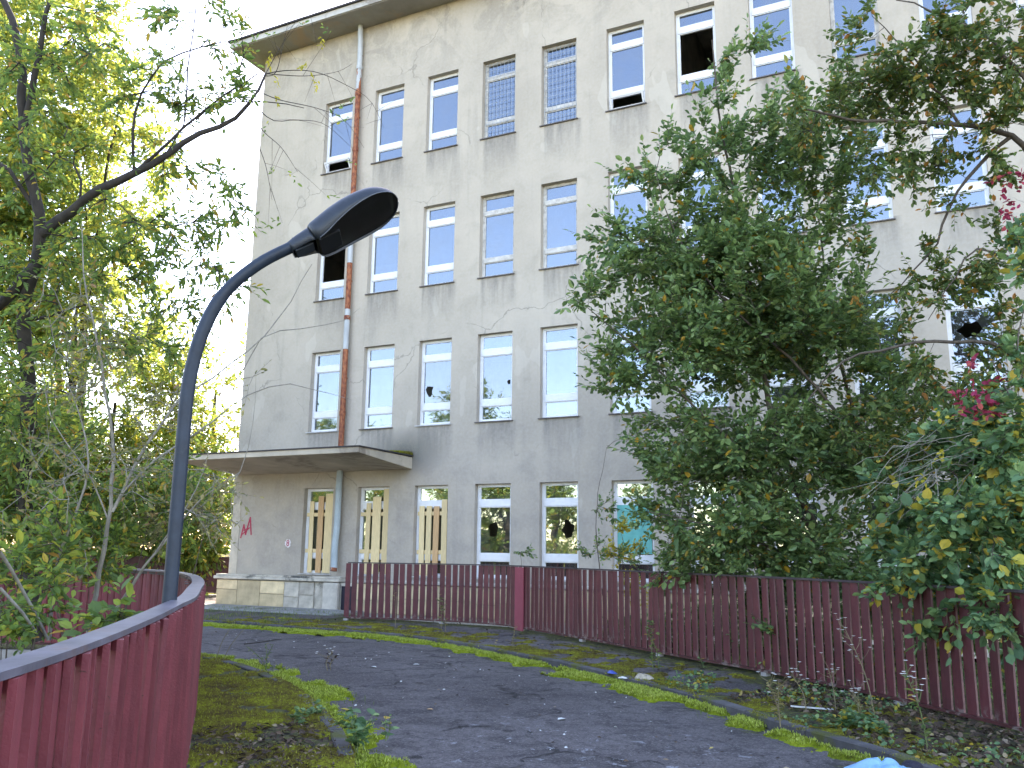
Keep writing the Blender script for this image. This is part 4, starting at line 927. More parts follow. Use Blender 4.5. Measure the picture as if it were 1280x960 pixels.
# --- left: big tree whose dark limb reaches across to the eave
tl1 = tree('spreading_tree', 'large green-leaved tree with dark limb reaching across towards the eave', 'tree', (1.83, -12.03, -0.8),
  [([(1.679, -11.828, 0.468), (1.758, -12.225, 1.967), (2.001, -12.497, 3.254), (2.096, -12.757, 4.15), (2.378, -12.863, 4.758), (2.554, -12.96, 5.085), (2.496, -13.104, 5.62), (2.446, -13.244, 6.156), (2.483, -13.38, 6.871), (2.46, -13.487, 7.318), (2.295, -13.683, 7.852)], .11, .035),
   ([(2.553, -12.957, 5.067), (2.839, -12.864, 5.285), (3.231, -12.835, 5.516), (3.566, -12.702, 5.661), (3.948, -12.565, 5.896), (4.291, -12.452, 6.148), (4.596, -12.231, 6.342), (4.791, -12.178, 6.541), (4.914, -12.089, 6.937)], .062, .014),
   ([(3.566, -12.702, 5.661), (3.842, -12.617, 5.895), (4.088, -12.55, 6.145), (4.306, -12.488, 6.351), (4.564, -12.406, 6.558), (4.898, -12.199, 6.882)], .022, .007),
   ([(3.636, -12.683, 5.733), (3.73, -12.824, 6.076), (3.805, -12.867, 6.444), (4.042, -12.832, 6.824), (4.32, -12.639, 7.086), (4.747, -12.357, 7.274)], .018, .005),
   ([(4.302, -12.48, 6.307), (4.452, -12.441, 6.468), (4.695, -12.232, 6.576), (4.955, -11.999, 6.613), (5.219, -11.754, 6.604)], .013, .004),
   ([(3.948, -12.565, 5.896), (4.197, -12.531, 6.306), (4.269, -12.611, 6.838), (4.41, -12.713, 7.635), (4.446, -12.753, 7.901)], .011, .005),
   ([(2.378, -12.863, 4.758), (2.061, -12.94, 4.393), (1.793, -13.012, 4.119)], .075, .05), ([(2.446, -13.244, 6.156), (2.842, -13.421, 7.351), (2.919, -13.44, 7.617), (3.003, -13.456, 7.884)], .045, .02),
   ([(2.479, -13.064, 5.396), (2.395, -13.286, 5.709), (2.202, -13.409, 5.84)], .03, .02), ([(2.974, -12.833, 5.447), (2.997, -12.888, 5.76), (2.861, -12.987, 5.91), (2.608, -13.136, 6.024)], .016, .006),
   ([(2.096, -12.757, 4.15), (2.367, -12.634, 4.198), (2.621, -12.325, 4.396)], .028, .008)],
  [((2.671, -13.548, 7.026), 0.75, 0.7, 0.5), ((3.331, -13.364, 7.149), 0.65, 0.5, 0.45), ((2.816, -13.458, 5.883), 0.6, 0.6, 0.45), ((3.226, -13.145, 6.42), 0.7, 0.6, 0.3), ((3.592, -12.998, 7.095), 0.55, 0.6, 0.35), ((4.657, -12.377, 7.165), 0.5, 0.35, 0.45), ((4.213, -12.733, 7.279), 0.5, 0.45, 0.5), ((3.002, -12.665, 4.732), 0.75, 0.5, 0.9), ((2.627, -13.167, 4.628), 0.6, 0.5, 0.8), ((3.643, -12.429, 5.098), 0.75, 0.35, 0.9), ((4.219, -12.274, 5.686), 0.5, 0.25, 1), ((4.079, -12.646, 6.57), 0.6, 0.5, 0.7), ((4.542, -12.338, 6.717), 0.5, 0.35, 0.7), ((3.905, -12.579, 5.86), 0.5, 0.3, 0.6), ((3.557, -12.23, 4.502), 0.6, 0.3, 0.7), ((2.526, -12.705, 3.833), 0.8, 0.45, 0.9), ((3.179, -12.17, 3.889), 0.7, 0.35, 0.7), ((3.977, -12.161, 5.139), 0.6, 0.3, 1), ((4.088, -11.951, 4.418), 0.45, 0.4, 0.8), ((4.446, -11.972, 5.325), 0.25, 0.15, 0.6), ((2.118, -12.601, 2.949), 0.8, 0.5, 0.9), ((4.163, -11.877, 4.767), 0.3, 0.15, 0.5), ((4.275, -12.641, 7.518), 0.6, 0.3, 0.35)],
  24, 5, 9, .30, .082, 'leaf_left', 'bark_dark', width=.20, up=-.05, droop=.35, tk=1.7)
# long bare twigs that cross in front of the wall
tw = []; tp = []
for L_ in [[(4.914, -12.089, 6.937), (5.084, -11.913, 7.031), (5.314, -11.695, 7.07), (5.541, -11.453, 6.989), (5.744, -11.211, 6.857), (5.874, -11.077, 6.53)], [(4.784, -12.114, 6.755), (4.975, -11.893, 6.692), (5.283, -11.621, 6.656), (5.51, -11.378, 6.57), (5.698, -11.216, 6.247)], [(4.726, -12.117, 6.637), (4.94, -11.964, 6.414), (5.125, -11.771, 6.466), (5.414, -11.62, 6.424), (5.686, -11.429, 6.154)], [(4.914, -12.089, 6.937), (5.084, -12.068, 7.228), (5.29, -12.036, 7.547), (5.482, -11.948, 7.576)], [(4.895, -12.093, 6.91), (5.022, -12.04, 6.957), (5.132, -12.064, 7.319), (5.189, -12.08, 7.519)], [(4.699, -12.101, 6.501), (4.848, -11.98, 6.278), (5.016, -11.859, 6.099), (5.161, -11.73, 5.83)], [(4.594, -12.226, 6.316), (4.685, -12.068, 6.321), (4.824, -11.923, 5.961), (4.873, -11.802, 5.511)], [(4.914, -12.089, 6.937), (5.246, -11.82, 6.969), (5.525, -11.592, 7.073), (5.644, -11.453, 7.223)], [(3.948, -12.565, 5.896), (3.897, -12.678, 6.302), (3.896, -12.792, 6.833), (3.977, -12.867, 7.365), (3.956, -12.935, 7.63)], [(4.291, -12.452, 6.148), (4.16, -12.607, 6.571), (3.893, -12.784, 6.789)]]:
    q = resample(L_, n=16); tw.append((q-np.array(tl1.location), np.linspace(.0062, .0016, 16))); 
    for k in range(4):
        i = rng.integers(6, 15); d = unit(q[i]-q[i-2]+rng.normal(size=3)*.25+np.array([0,0,-.1])); e = q[i]+d*np.linspace(0, rng.uniform(.25, .6), 6)[:, None]; e[:, 2] -= np.linspace(0, .12, 6)**1.5
        tw.append((e-np.array(tl1.location), np.linspace(.0026, .0010, 6))); 
        if rng.random() < .35: tp.append(e[-1])
o = mesh_obj('bare_twigs', tubes_mesh('bare_twigs', tw, M['bark_dark']), tl1); o['kind'] = 'stuff'
leaves_part(tl1, 'twig_leaves', tp, 'leaf_left', .06, 5, .14, .22)
leaves_part(tl1, 'yellow_twig_leaves', [(4.92, -12.078, 7.165), (4.986, -11.997, 6.939), (5.239, -11.884, 6.987), (5.424, -11.774, 6.898), (5.329, -11.859, 7.079), (5.494, -11.847, 7.398), (4.967, -12.071, 7.238), (5.402, -11.769, 6.826), (4.954, -11.968, 6.729)], 'leaf_gold', .06, 6, .14, .22)
# --- left: sun-lit trees beyond
def far_tree(label, base, H, ells, lm='leaf_yellow', dens=1.1, leaf=.17, name='autumn_tree'):
    b = np.array(base); top = b+np.array([0, 0, H])
    lim = [([b, b+(top-b)*.35+np.array([.3, .2, 0]), b+(top-b)*.7, top-(top-b)*.12], .22, .05)]
    for e in ells[:4]: lim.append(([b+(top-b)*.30, (b+(top-b)*.45)*.5+np.array(e[0])*.5, np.array(e[0])], .09, .03))
    return tree(name, label, 'tree', base, lim, ells, dens, 7, 9, .85, leaf, lm, 'bark_dark', width=.26, tmpl=LEAF4, step=.6, wob=.12, up=.1)
FT = [('bright yellow-green sunlit tree filling the upper left background', (-13.766, -0.359, -0.5), 17, [((-13.27, -3.483, 15.66), 3.2, 3.2, 1), ((-11.686, -2.075, 12.725), 2.6, 2.6, 1), ((-10.581, -2.119, 15.446), 1.6, 2.0, 0.7), ((-13.45, -2.405, 10.241), 3, 2.6, 1), ((-11.662, -1.162, 8.539), 2.2, 2.2, 0.9), ((-13.218, -4.253, 19.354), 3, 2.5, 0.9), ((-11.036, -2.977, 18.395), 1.5, 1.3, 0.6)], 'leaf_yellow', 1.9, 0.2), ('yellow-leaved tree in the background just left of the building', (-12.584, 4.795, -0.5), 9, [((-12.106, 3.658, 6.213), 1.5, 2.0, 1), ((-13.296, 2.774, 7.613), 1.9, 2.2, 1), ((-11.909, 4.302, 3.672), 1.6, 1.8, 1.1), ((-14.068, 3.127, 4.211), 2.2, 2, 1.1), ((-11.103, 4.39, 5.095), 0.8, 1.6, 0.7), ((-10.663, 3.936, 8.21), 0.6, 1.2, 0.6), ((-10.714, 3.943, 2.789), 0.8, 1.2, 1.2), ((-11.945, 3.638, 1.406), 1.6, 0.8, 1.2)], 'leaf_yellow', 2.8, 0.19), ('green background tree low behind the distant fence', (-14.182, 1.727, -0.5), 8, [((-15.269, 0.144, 4.8), 2.8, 2.2, 1.1), ((-13.469, 1.42, 2.971), 2.4, 1.8, 1.1), ((-16.436, 0.144, 2.142), 2.6, 1.6, 1.1), ((-11.609, 2.554, 1.935), 2.0, 1.1, 1.2), ((-10.631, 3.145, 1.418), 0.9, 0.6, 1.2), ((-10.387, 2.979, 2.744), 1.1, 1.5, 1.5), ((-10.986, 2.459, 3.794), 1.2, 1.2, 1.3)], 'leaf_left', 2.8, 0.2), ('green tree further left beyond the distant fence', (-26.348, -3.06, -0.5), 13, [((-25.68, -4.649, 8.626), 3.5, 4, 1), ((-25.298, -3.402, 3.707), 3.5, 2.5, 1), ((-27.221, -4.576, 4.778), 3, 3, 1)], 'leaf_left', 1.6, 0.24), ('broad yellow-green tree left of the viewer beyond the loop', (-29.343, -9.098, -0.5), 12, [((-28.765, -10.475, 7.59), 3.5, 4, 1), ((-27.817, -8.992, 2.86), 3.5, 2.5, 1), ((-30.823, -10.559, 3.297), 3, 3, 1)], 'leaf_yellow', 1.5, 0.24), ('dark green tree at the far left edge of the background', (-13.368, -3.598, -0.5), 14, [((-13.239, -5.632, 9.905), 3.5, 3.5, 1), ((-12.597, -4.282, 5.098), 3, 3, 1), ((-11.319, -5.026, 11.46), 2, 2, 0.9)], 'leaf_left', 1.8, 0.2)]
for lab, base, H, ells, lm, dens, leaf in FT: far_tree(lab, base, H, ells, lm, dens, leaf)
# --- left: young ash-like shrub with pale bare stems
sh = [([(4.032, -12.991, 0.69), (4.155, -13.045, 1.221), (4.378, -13.18, 1.825), (4.476, -13.277, 2.499), (4.517, -13.511, 3.153), (4.539, -13.734, 3.716), (4.519, -13.839, 4.154), (4.533, -13.91, 4.518)], 0.026, 0.004), ([(4.088, -12.964, 0.69), (4.454, -12.9, 1.225), (4.766, -12.926, 1.531), (5.143, -12.839, 1.984), (5.542, -12.709, 2.288)], 0.02, 0.003), ([(4.417, -13.176, 1.901), (4.533, -13.089, 2.285), (4.651, -12.994, 2.641), (4.844, -12.865, 3.006), (5.107, -12.678, 3.262), (5.431, -12.388, 3.708), (5.65, -12.252, 4.101), (5.8, -12.151, 4.501)], 0.017, 0.003), ([(4.497, -13.17, 2.051), (4.707, -12.926, 2.45), (4.922, -12.65, 2.711), (5.162, -12.381, 3.063), (5.474, -12.154, 3.246), (5.777, -11.88, 3.187), (6.071, -11.719, 3.109)], 0.012, 0.002), ([(5.216, -12.461, 3.294), (5.431, -12.388, 3.708), (5.74, -12.147, 3.818), (6.058, -11.902, 3.929), (6.217, -11.851, 4.054)], 0.008, 0.002), ([(3.981, -13.363, 0.718), (4.034, -13.431, 1.157), (4.128, -13.464, 1.522), (4.289, -13.464, 1.889), (4.422, -13.493, 2.328), (4.388, -13.604, 2.766), (4.282, -13.734, 3.129)], 0.02, 0.004), ([(4.378, -13.18, 1.825), (4.356, -13.382, 2.19), (4.238, -13.63, 2.545), (4.131, -13.76, 2.909), (4.231, -13.806, 3.348)], 0.011, 0.003), ([(4.766, -12.926, 1.531), (5.191, -13.024, 1.9), (5.347, -13.011, 2.194), (5.449, -13.024, 2.487)], 0.01, 0.003), ([(5.542, -12.709, 2.288), (5.627, -12.715, 2.513), (5.704, -12.742, 2.813), (5.676, -12.727, 3.207)], 0.005, 0.002), ([(5.078, -14.643, 1.262), (5.106, -14.483, 1.108), (5.013, -14.259, 0.909)], 0.012, 0.01), ([(5.098, -14.691, 1.529), (4.951, -14.356, 1.218), (4.906, -14.067, 0.826)], 0.014, 0.012)]
tree('bare_shrub', 'pale-stemmed sparse shrub rising behind the curved handrail', 'shrub', (4.128, -13.076, -0.8), [(L_, r0, r1) for L_, r0, r1 in sh],
  [((4.508, -13.196, 2.201), 0.5, 0.35, 0.5), ((4.896, -13.136, 2.804), 0.5, 0.4, 0.45), ((4.348, -13.702, 3.13), 0.55, 0.4, 0.45), ((4.472, -13.504, 3.546), 0.5, 0.35, 0.35), ((5.336, -12.985, 2.048), 0.4, 0.35, 0.6), ((4.077, -13.63, 2.178), 0.45, 0.5, 0.5), ((5.323, -12.572, 3.264), 0.3, 0.2, 0.2), ((5.377, -12.709, 1.912), 0.25, 0.25, 0.7), ((4.47, -13.8, 3.861), 0.35, 0.3, 0.4), ((4.022, -13.5, 1.448), 0.4, 0.3, 0.5)],
  170, 2, 4, .24, .055, 'leaf_pale', 'bark_grey', width=.22, up=.2, wob=.03, tk=1.1)
# --- left: undergrowth inside the loop
UG = [('green bush at the left edge behind the curved handrail', (4.186, -13.84, -0.8), [((4.077, -13.927, 1.451), 0.5, 0.35, 1), ((4.593, -13.959, 1.193), 0.4, 0.28, 1), ((4.767, -14.406, 1.03), 0.3, 0.25, 1), ((4.116, -13.532, 1.814), 0.4, 0.3, 0.8)], 'leaf_left', 0.085, 0.25), ('bright maple-leaved low bush beside the lamp pole base', (5.727, -14.141, -0.8), [((6.122, -14.425, 1.043), 0.16, 0.06, 1.6), ((6.024, -14.458, 0.974), 0.12, 0.06, 1.4), ((6.102, -14.329, 1.081), 0.1, 0.05, 1.6)], 'leaf_left', 0.085, 0.4), ('dark green bush in the middle of the loop behind the bare shrub', (2.161, -11.403, -0.8), [((1.574, -12.019, 2.171), 0.8, 0.6, 1), ((2.145, -11.617, 1.603), 0.7, 0.5, 0.9), ((2.467, -10.981, 2.015), 0.7, 0.4, 0.7), ((1.442, -12.207, 2.744), 0.7, 0.5, 0.9), ((2.589, -11.008, 2.417), 0.6, 0.4, 0.6)], 'leaf_left', 0.085, 0.24), ('autumn-tinted bush leaning against the inner fence', (2.79, -11.138, -0.8), [((2.845, -10.99, 1.862), 0.45, 0.3, 0.6), ((3.28, -10.809, 2.015), 0.35, 0.35, 0.7)], 'leaf_pale', 0.07, 0.22)]
for lab, base, ells, lm, leaf, wd in UG:
    b = np.array(base); lim = [([b, b*.5+np.array(e[0])*.5+np.array([.05, 0, .05]), np.array(e[0])], .014, .004) for e in ells]
    tree('undergrowth_bush', lab, 'bush', base, lim, ells, 60, 6, 7, .26, leaf, lm, 'bark', width=wd, up=-.1, droop=.25)
# --- trees on the other side of the street: seen mirrored in the panes
OPP = [(-15, -34, 10), (-10.5, -32, 8.5), (-20, -38, 12.5), (-5, -36, 9), (1.5, -34, 8), (-27, -33, 10), (-33, -36, 11), (8, -36, 9), (-17.5, -31, 7)]
proto = None
for i, (x, y, h) in enumerate(OPP):
    if proto is None:
        proto = far_tree('tall autumn tree across the road behind the viewer', (x, y, -.4), h, [((x, y, h*.75), 2.2, 2.0, 1), ((x+1.6, y, h*.55), 1.8, 1.7, 1), ((x-1.7, y+.5, h*.5), 1.8, 1.8, 1), ((x, y-.8, h*.4), 2.2, 1.2, .8), ((x+1.2, y, h*.17), 2.6, 1.1, .8), ((x-1.6, y, h*.15), 2.4, 1.0, .8)], 'leaf_left', 2.2, .20, 'roadside_tree')
        proto['group'] = 'trees across the road'; proto['label'] = 'autumn tree across the road behind the viewer'; continue
    r = proto.copy(); C.objects.link(r); r.location = (x, y, -.4); r.rotation_euler.z = i*1.3; s = h/9; r.scale = (s, s, s)
    for c in list(proto.children): d = c.copy(); C.objects.link(d); d.parent = r

# ------------------------------------------------------------------ weeds and small things
def weed(base, h, label, cat='weed', lm='leaf_pale', n=14, leaf=.045, flowers=0, lean=(0, 0), stems=1, sm='stem', group=None, wd=.18):
    root = empty('weed', base, label, cat, group); ch = []; LP, LD = [], []; FL = []
    for s in range(stems):
        a = rng.normal(size=2)*.04*(stems > 1); top = np.array([lean[0]+rng.normal()*.05*(1+s), lean[1]+rng.normal()*.05*(1+s), h*(1-.18*s*rng.random())])
        q = resample([(a[0], a[1], 0), (a[0]+top[0]*.3+rng.normal()*.01, a[1]+top[1]*.3, top[2]*.5), tuple(top)], n=9); ch.append((q, np.linspace(.0065, .0025, 9)))
        for k in range(n):
            t = rng.uniform(.12, 1); i = t*8; p = q[int(i)]+(q[min(8, int(i)+1)]-q[int(i)])*(i-int(i)); LP.append(p); LD.append(np.array([math.cos(k*2.4), math.sin(k*2.4), rng.uniform(-.4, .8)]))
        if flowers:
            for k in range(flowers):
                p = q[-1-rng.integers(0, 4)]; e = p+np.array([rng.normal()*.07, rng.normal()*.07, rng.uniform(.02, .14)]); ch.append((np.array([p, (p+e)/2+rng.normal(size=3)*.01, e]), [.0026, .002, .0016])); FL.append(e)
    o = mesh_obj('stem', tubes_mesh('stem', ch, M[sm], 4), root)
    if LP: o = mesh_obj('leaves', leaf_mesh('leaves', LP, LD, np.array([[0, 0, 1.]]*len(LP))+rng.normal(size=(len(LP), 3))*.3, leaf*rng.uniform(.6, 1.4, len(LP)), M[lm], wd), root); o['kind'] = 'stuff'
    if FL:
        P, D = [], []
        for e in FL:
            for k in range(6): P.append(e); D.append([math.cos(k*1.05), math.sin(k*1.05), .35])
        o = mesh_obj('flowers', leaf_mesh('flowers', P, D, np.array([[0, 0, 1.]]*len(P)), 0.021, M['petal'], .42), root); o['kind'] = 'stuff'
    return root
weed((10.814, -9.654, 0.0), .86, 'tallest dry fleabane with white flower heads before the fence', flowers=16, n=16, lean=(-.12, .06))
weed((11.272, -10.721, 0.0), .60, 'green leafy fleabane standing right behind the blue plastic', lm='leaf_olive', flowers=14, n=34, leaf=.07, lean=(-.06, 0), sm='stemgreen')
weed((10.022, -10.228, 0.0), .40, 'small pale bushy weed on the pavement moss, left of the flowering ones', n=40, leaf=.05, flowers=4, stems=2)
weed((10.139, -9.327, 0.0), .36, 'short white-flowered weed between the pale bushy weed and tall fleabane', flowers=9, n=10)
weed((10.398, -9.077, 0.0), .42, 'thin white-flowered weed just left of the tallest fleabane', flowers=8, n=8)
weed((10.641, -9.526, 0.0), .22, 'low grey seed-head weed at the foot of the tallest fleabane', n=26, leaf=.04, flowers=5, stems=2)
weed((7.89, -7.078, 0.0), .55, 'leafy weed climbing at the fence behind the pale stone', lm='leaf_olive', n=30, leaf=.055, stems=2, sm='stemgreen', wd=.3)
weed((8.403, -6.489, 0.0), .16, 'tiny green seedling at the fence foot', lm='leaf_broad', n=12, leaf=.05, wd=.35, sm='stemgreen')
weed((2.606, -3.859, 0.0), .75, 'yellow-leaved thin weed before the left part of the slatted fence', lm='leaf_pale', n=22, leaf=.075, stems=2, wd=.3)
weed((1.176, -3.301, 0.0), .85, 'dry bare weed stalk before the left end of the slatted fence', n=7, leaf=.05, stems=2)
weed((4.909, -5.439, 0.0), .35, 'small dry weed growing from the kerb moss', n=12, leaf=.05)
weed((4.174, -9.287, 0.0), .22, 'dark dead weed with drooping leaves standing on the road', lm='leaf_litter', n=20, leaf=.05, flowers=5, wd=.25, stems=2)
weed((3.434, -9.728, 0.0), .33, 'wispy green weed at the far tip of the moss carpet', lm='leaf_olive', n=18, leaf=.04, stems=3, sm='stemgreen')
weed((2.252, -9.483, -0.0), .62, 'bare leaning stalk beside the curved fence', n=4, leaf=.03, lean=(.30, .15), stems=2)
weed((7.174, -12.98, 0.0), .30, 'blue-green seedling with round leaves on the near kerb', lm='leaf_broad', n=26, leaf=.075, stems=4, sm='stemgreen', wd=.42)
weed((5.976, -11.925, -0.0), .12, 'small clover-like seedling on the moss carpet edge', lm='leaf_broad', n=16, leaf=.05, stems=3, sm='stemgreen', wd=.45)
weed((6.076, -12.314, 0.0), .12, 'low clover-like seedling in the moss carpet middle', lm='leaf_broad', n=14, leaf=.05, stems=3, sm='stemgreen', wd=.45)
weed((7.146, -12.493, 0.0), .20, 'single broad-leaved seedling right of the near kerb', lm='leaf_broad', n=8, leaf=.07, stems=2, sm='stemgreen', wd=.4)
weed((10.569, -10.089, 0.0), .16, 'green leafy ground weed by the kerb left of the blue plastic', lm='leaf_broad', n=44, leaf=.06, stems=6, sm='stemgreen', wd=.35)
weed((10.846, -10.175, 0.0), .14, 'green leafy ground weed directly behind the blue plastic', lm='leaf_broad', n=44, leaf=.055, stems=6, sm='stemgreen', wd=.35)
# maple seedling leaves poking through the slats
lf = [(7.402, -4.819, 1.223), (7.538, -4.769, 1.302), (7.356, -4.957, 0.97), (7.478, -4.811, 1.096), (6.548, -4.229, 0.489)]
rt = empty('maple_seedling', (7.285, -4.359, 0.0), 'maple seedling with lobed leaves poking over the fence rail', 'seedling')
P, D = [], []
for p in lf:
    for k in range(5): P.append(np.array(p)-np.array(rt.location)); D.append(np.array([.9*math.cos(-2.6+k*.62), .45*math.cos(-2.6+k*.62), math.sin(-2.6+k*.62)-.1]))
mesh_obj('leaves', leaf_mesh('leaves', P, D, np.array([[.3, -1, .3]]*len(P)), .15, M['leaf_broad'], .22, rnd=np.full(len(P), .45)), rt)['kind'] = 'stuff'
st_ = [np.array(rt.location)*0]+[np.array(p)-np.array(rt.location) for p in lf[2:0:-1]]
mesh_obj('stem', tubes_mesh('stem', [(resample([tuple(s) for s in st_], n=10), .004)], M['stem']), rt)

# the pale blue plastic sheet at the bottom right
def crumple(name, c, pts, h, m, label, cat, seed, res=26):
    r = np.random.default_rng(seed); xs_ = np.linspace(-1, 1, res); X, Y = np.meshgrid(xs_, xs_); R_ = np.hypot(X, Y); A = np.arctan2(Y, X)
    rad = np.interp(np.mod(A, 2*np.pi), np.linspace(0, 2*np.pi, len(pts)+1), list(pts)+[pts[0]])
    k = np.maximum(np.abs(X), np.abs(Y))/np.maximum(R_, 1e-6); P = np.stack([X*k*rad, Y*k*rad], -1).reshape(-1, 2)
    g = smooth_noise(P+5, 9, seed)*.6+np.abs(smooth_noise(P+9, 16, seed+1)-.5)*.8
    rr_ = (np.maximum(np.abs(X), np.abs(Y))).ravel()
    z = h*(1-rr_**2)*(.5+g)+.012*(g)
    i, j = np.meshgrid(np.arange(res-1), np.arange(res-1), indexing='ij'); q = (i*res+j).ravel()
    o = mesh_obj(name, np_mesh(name, np.concatenate([P, z[:, None]], 1), np.stack([q, q+1, q+res+1, q+res], 1), m, smooth=False), None, c)
    return props(o, label, cat)
crumple('plastic_sheet', (11.006, -11.656, 0.0), [.27, .20, .24, .16, .25, .30, .22, .26, .20, .24], .085, M['bag'], 'crumpled pale blue plastic sheet lying at the bottom edge', 'plastic sheet', 3)
crumple('dark_scrap', (11.174, -11.467, 0.03), [.08, .06, .09, .05, .07], .06, M['cloth_hole_dark'], 'dark cloth scrap lying on the blue plastic', 'scrap', 8, 12)
rk = crumple('rock', (8.017, -8.025, 0.0), [.15, .10, .13, .09, .14, .11, .12], .11, M['rock'], 'pale brown stone lying on the far kerb', 'stone', 5, 12)
crumple('wrapper', (7.514, -7.832, 0.02), [.09, .04, .07, .05, .06], .03, M['litter_blue'], 'small dark blue wrapper on the kerb moss', 'wrapper', 6, 10)
crumple('plastic_scrap', (7.782, -8.169, 0.02), [.07, .03, .04, .06, .03], .02, M['litter_white'], 'thin pale plastic scrap beside the blue wrapper', 'scrap', 7, 10)
a_, b_ = np.array((10.061, -9.313, 0.03)), np.array((10.314, -9.221, 0.03))
o = MB().box(-.21, -.015, 0, .21, .015, .012).obj('batten', M['litter_white'], None, tuple((a_+b_)/2)); o.rotation_euler = (0, .05, math.atan2(*(b_-a_)[[1, 0]])); props(o, 'thin pale batten lying on the mossy pavement', 'batten')
o = MB().tube([(0.597, -7.123, -0.05), (0.78, -6.933, -0.03), (0.605, -6.386, -0.045), (0.597, -6.164, -0.05)], [.012, .011, .009, .005], 7).obj('fallen_twig', M['bark_dark']); props(o, 'dark fallen twig lying on the road by the moss', 'twig')
def single_leaf(p, L, m, label, ang=.4):
    me = leaf_mesh('fallen_leaf', [(0, 0, .004)], [(math.cos(ang), math.sin(ang), .08)], [(0, 0, 1)], L, M[m], .42, rnd=np.array([.9])); me.materials[0] = M[m]
    return props(mesh_obj('fallen_leaf', me, None, p), label, 'leaf')
single_leaf((6.49, -10.739, -0.076), .075, 'orange_leaf' if 'orange_leaf' in M else 'wood_orange', 'single orange leaf lying on the road asphalt', 0.3)
for (p, a, lab) in (((4.056, -8.299, -0.076), .1, 'pale curled leaf on the road, left one of the far pair'), ((4.432, -7.769, -0.076), .5, 'pale curled leaf on the road, right one of the far pair'), ((7.924, -10.581, -0.076), 1.0, 'pale leaf lying on the middle of the road')):
    single_leaf(p, .10, 'litter_white', lab, a)
# specks, leaf litter, grass: uncountable
def scatter(name, n, box, ok, z, L, m, label, cat, width=.4, upright=False, seed=1, tmpl=LEAF4, flat=.25):
    r = np.random.default_rng(seed); P = np.stack([r.uniform(box[0], box[1], n), r.uniform(box[2], box[3], n)], 1); P = P[ok(P)]; n = len(P)
    a = r.uniform(0, 6.28, n); zz = z(P) if callable(z) else np.full(n, z)
    if upright: D = np.stack([np.cos(a)*.45, np.sin(a)*.45, np.ones(n)], 1); N = np.stack([np.cos(a), np.sin(a), np.zeros(n)], 1)
    else: D = np.stack([np.cos(a), np.sin(a), r.normal(size=n)*flat], 1); N = np.stack([r.normal(size=n)*flat*2, r.normal(size=n)*flat*2, np.ones(n)], 1)
    Ls = L*r.uniform(.4, 1.5, n)
    o = mesh_obj(name, leaf_mesh(name, np.concatenate([P, zz[:, None]], 1), D, N, Ls, M[m], width, tmpl)); return props(o, label, cat, kind='stuff')
cr_ = resample(KERB_R, .25); cl_ = resample(KERB_L, .25); fR = resample(FENCE_R, .25); fL = resample(FENCE_L, .25)
def side(P, Q):      # signed: >0 left of curve direction
    d = np.hypot(P[:, None, 0]-Q[None, :, 0], P[:, None, 1]-Q[None, :, 1]); i = np.clip(d.argmin(1), 1, len(Q)-2); t = Q[i+1]-Q[i-1]; v = P-Q[i]
    return (t[:, 0]*v[:, 1]-t[:, 1]*v[:, 0])/np.linalg.norm(t, axis=1)
onroad = lambda P: (side(P, cr_) > .03) & (side(P, cl_) < -.03)
onwalk = lambda P: (side(P, cr_) < -.05) & (side(P, fR) < .3)
onisl = lambda P: (side(P, cl_) > .05) & (side(P, fL) < -.05)
rs = np.random.default_rng(4)
scatter('road_debris', 800, (-2, 12, -17, -4.5), lambda P: onroad(P) & (smooth_noise(P, .9, 5) > .35), ROADZ+.004, .026, 'litter_white', 'pale specks and flakes strewn over the asphalt', 'debris', .4, tmpl=LEAF6)
scatter('fallen_leaves', 1700, (-2, 12, -17, -4.5), lambda P: onroad(P) & (smooth_noise(P, .7, 8) > .45), ROADZ+.006, .04, 'leaf_litter', 'small dead leaves strewn over the asphalt', 'leaves', .3)
def blades(Pz, n, L, m, label, seed):
    P, z = Pz; r = np.random.default_rng(seed); i = r.integers(0, len(P), n); Q = np.concatenate([P[i]+r.normal(size=(n, 2))*.015, z[i][:, None]-.006], 1); a = r.uniform(0, 6.28, n)
    D = np.stack([np.cos(a)*.8, np.sin(a)*.8, np.ones(n)], 1); N = np.stack([np.cos(a), np.sin(a), -.3*np.ones(n)], 1)
    props(mesh_obj('moss_tufts', leaf_mesh('moss_tufts', Q, D, N, L*r.uniform(.4, 1.5, n), M[m], .16, LEAF4)), label, 'moss', kind='stuff')
blades(mA, 46000, .028, 'moss_blade', 'fuzzy moss tufts standing on the far kerb moss', 1)
blades(mB, 24000, .028, 'moss_blade', 'fuzzy moss tufts standing on the near kerb moss', 2)
kp = resample(KR_vis, .04); kp = kp[smooth_noise(kp, 1.6, 41) > .45]; kq = kp+rng.normal(size=kp.shape)*.05
blades((kq, np.full(len(kq), .018)), 9000, .022, 'moss_blade_dull', 'thin moss creeping over the far kerb stones', 7)
blades(mD, 22000, .018, 'moss_blade_dull', 'fine tufts in the patchy moss of the far pavement', 8)
blades(mC, 24000, .022, 'moss_blade_dull', 'fine tufts standing in the dull moss carpet', 3)
scatter('fallen_leaves', 13000, (8.2, 13, -12.5, -5.5), lambda P: onwalk(P) & (smooth_noise(P, .8, 3)+(P[:, 0]-10.2)*.35 > .45), lambda P: .004+.02*rs.random(len(P)), .062, 'leaf_litter', 'brown leaf litter heaped before the slatted fence', 'leaves', .30, tmpl=LEAF6, flat=.45)
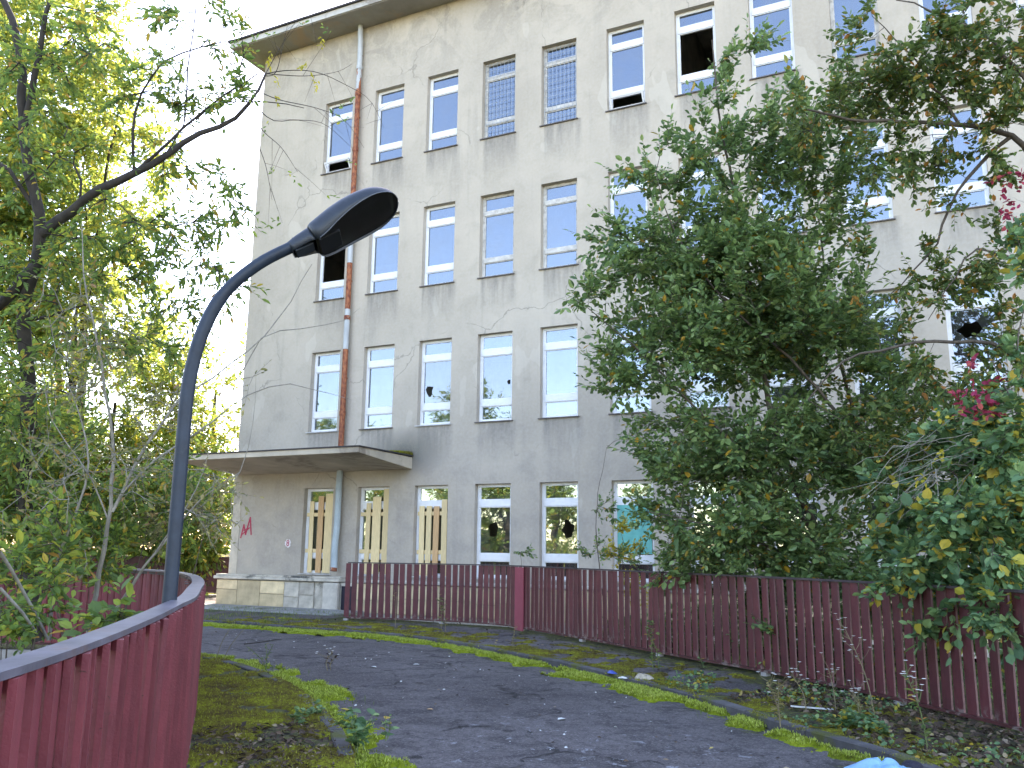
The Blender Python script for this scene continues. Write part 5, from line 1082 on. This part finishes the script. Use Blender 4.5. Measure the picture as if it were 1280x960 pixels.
scatter('fallen_leaves', 2600, (-2, 9, -9, -1), lambda P: onwalk(P), lambda P: .006+.01*rs.random(len(P)), .05, 'leaf_litter', 'thin scatter of dead leaves on the far pavement', 'leaves', .34)
scatter('fallen_leaves', 12000, (5.2, 10, -18, -11.8), lambda P: onisl(P) & (smooth_noise(P, 1.1, 6)+(-P[:, 1]-12.9)*.45 > .52), lambda P: .012+.03*rs.random(len(P)), .055, 'leaf_litter', 'brown leaf litter on the near end of the moss carpet', 'leaves', .3, flat=.35)
scatter('grass', 9000, (-3, 12, -14, -4), lambda P: (np.abs(side(P, cr_)) < .5) & (smooth_noise(P, 1.4, 12) > .52), -.06, .055, 'grass', 'short grass and moss tufts along the far kerb', 'grass', .05, True)
scatter('grass', 9000, (0, 9, -17, -8), lambda P: (np.abs(side(P, cl_)) < .7) & (smooth_noise(P, 1.2, 22) > .5), -.07, .06, 'grass', 'short grass tufts along the near kerb', 'grass', .05, True)
scatter('grass', 5200, (-7, -1, -4.4, -1.0), lambda P: (smooth_noise(P, 1.2, 23) > .4), 0.0, .07, 'grass', 'thin grass before the entrance paving', 'grass', .05, True)
scatter('ground_cover', 5200, (8.3, 12.6, -12, -6), lambda P: onwalk(P) & (smooth_noise(P, 1.3, 33) > .52), lambda P: .01+.05*rs.random(len(P)), .045, 'leaf_broad', 'low green weeds among the leaf litter before the slatted fence', 'weeds', .36, tmpl=LEAF6, flat=.5)
scatter('ground_cover', 16000, (-4, 22, -8, 0), lambda P: (side(P, fR) < -.35) & (P[:, 1] < -.4), -.62, .14, 'leaf_dark', 'low leafy ground cover between fence and building', 'ground cover', .3, tmpl=LEAF4, upright=False, flat=.8)
scatter('ground_cover', 22000, (-9, 9.5, -20, -9), lambda P: (side(P, fL) > .25) & (side(P, fL) < 12), -.60, .15, 'leaf_left', 'green weedy ground cover inside the curved fence', 'ground cover', .28, tmpl=LEAF4, flat=.9)
scatter('ground_cover', 16000, (-45, -15, -10, 30), lambda P: P[:, 0] < -15.3, -.5, .5, 'leaf_yellow', 'weedy ground cover beyond the distant fence', 'ground cover', .28, tmpl=LEAF4, flat=.9)
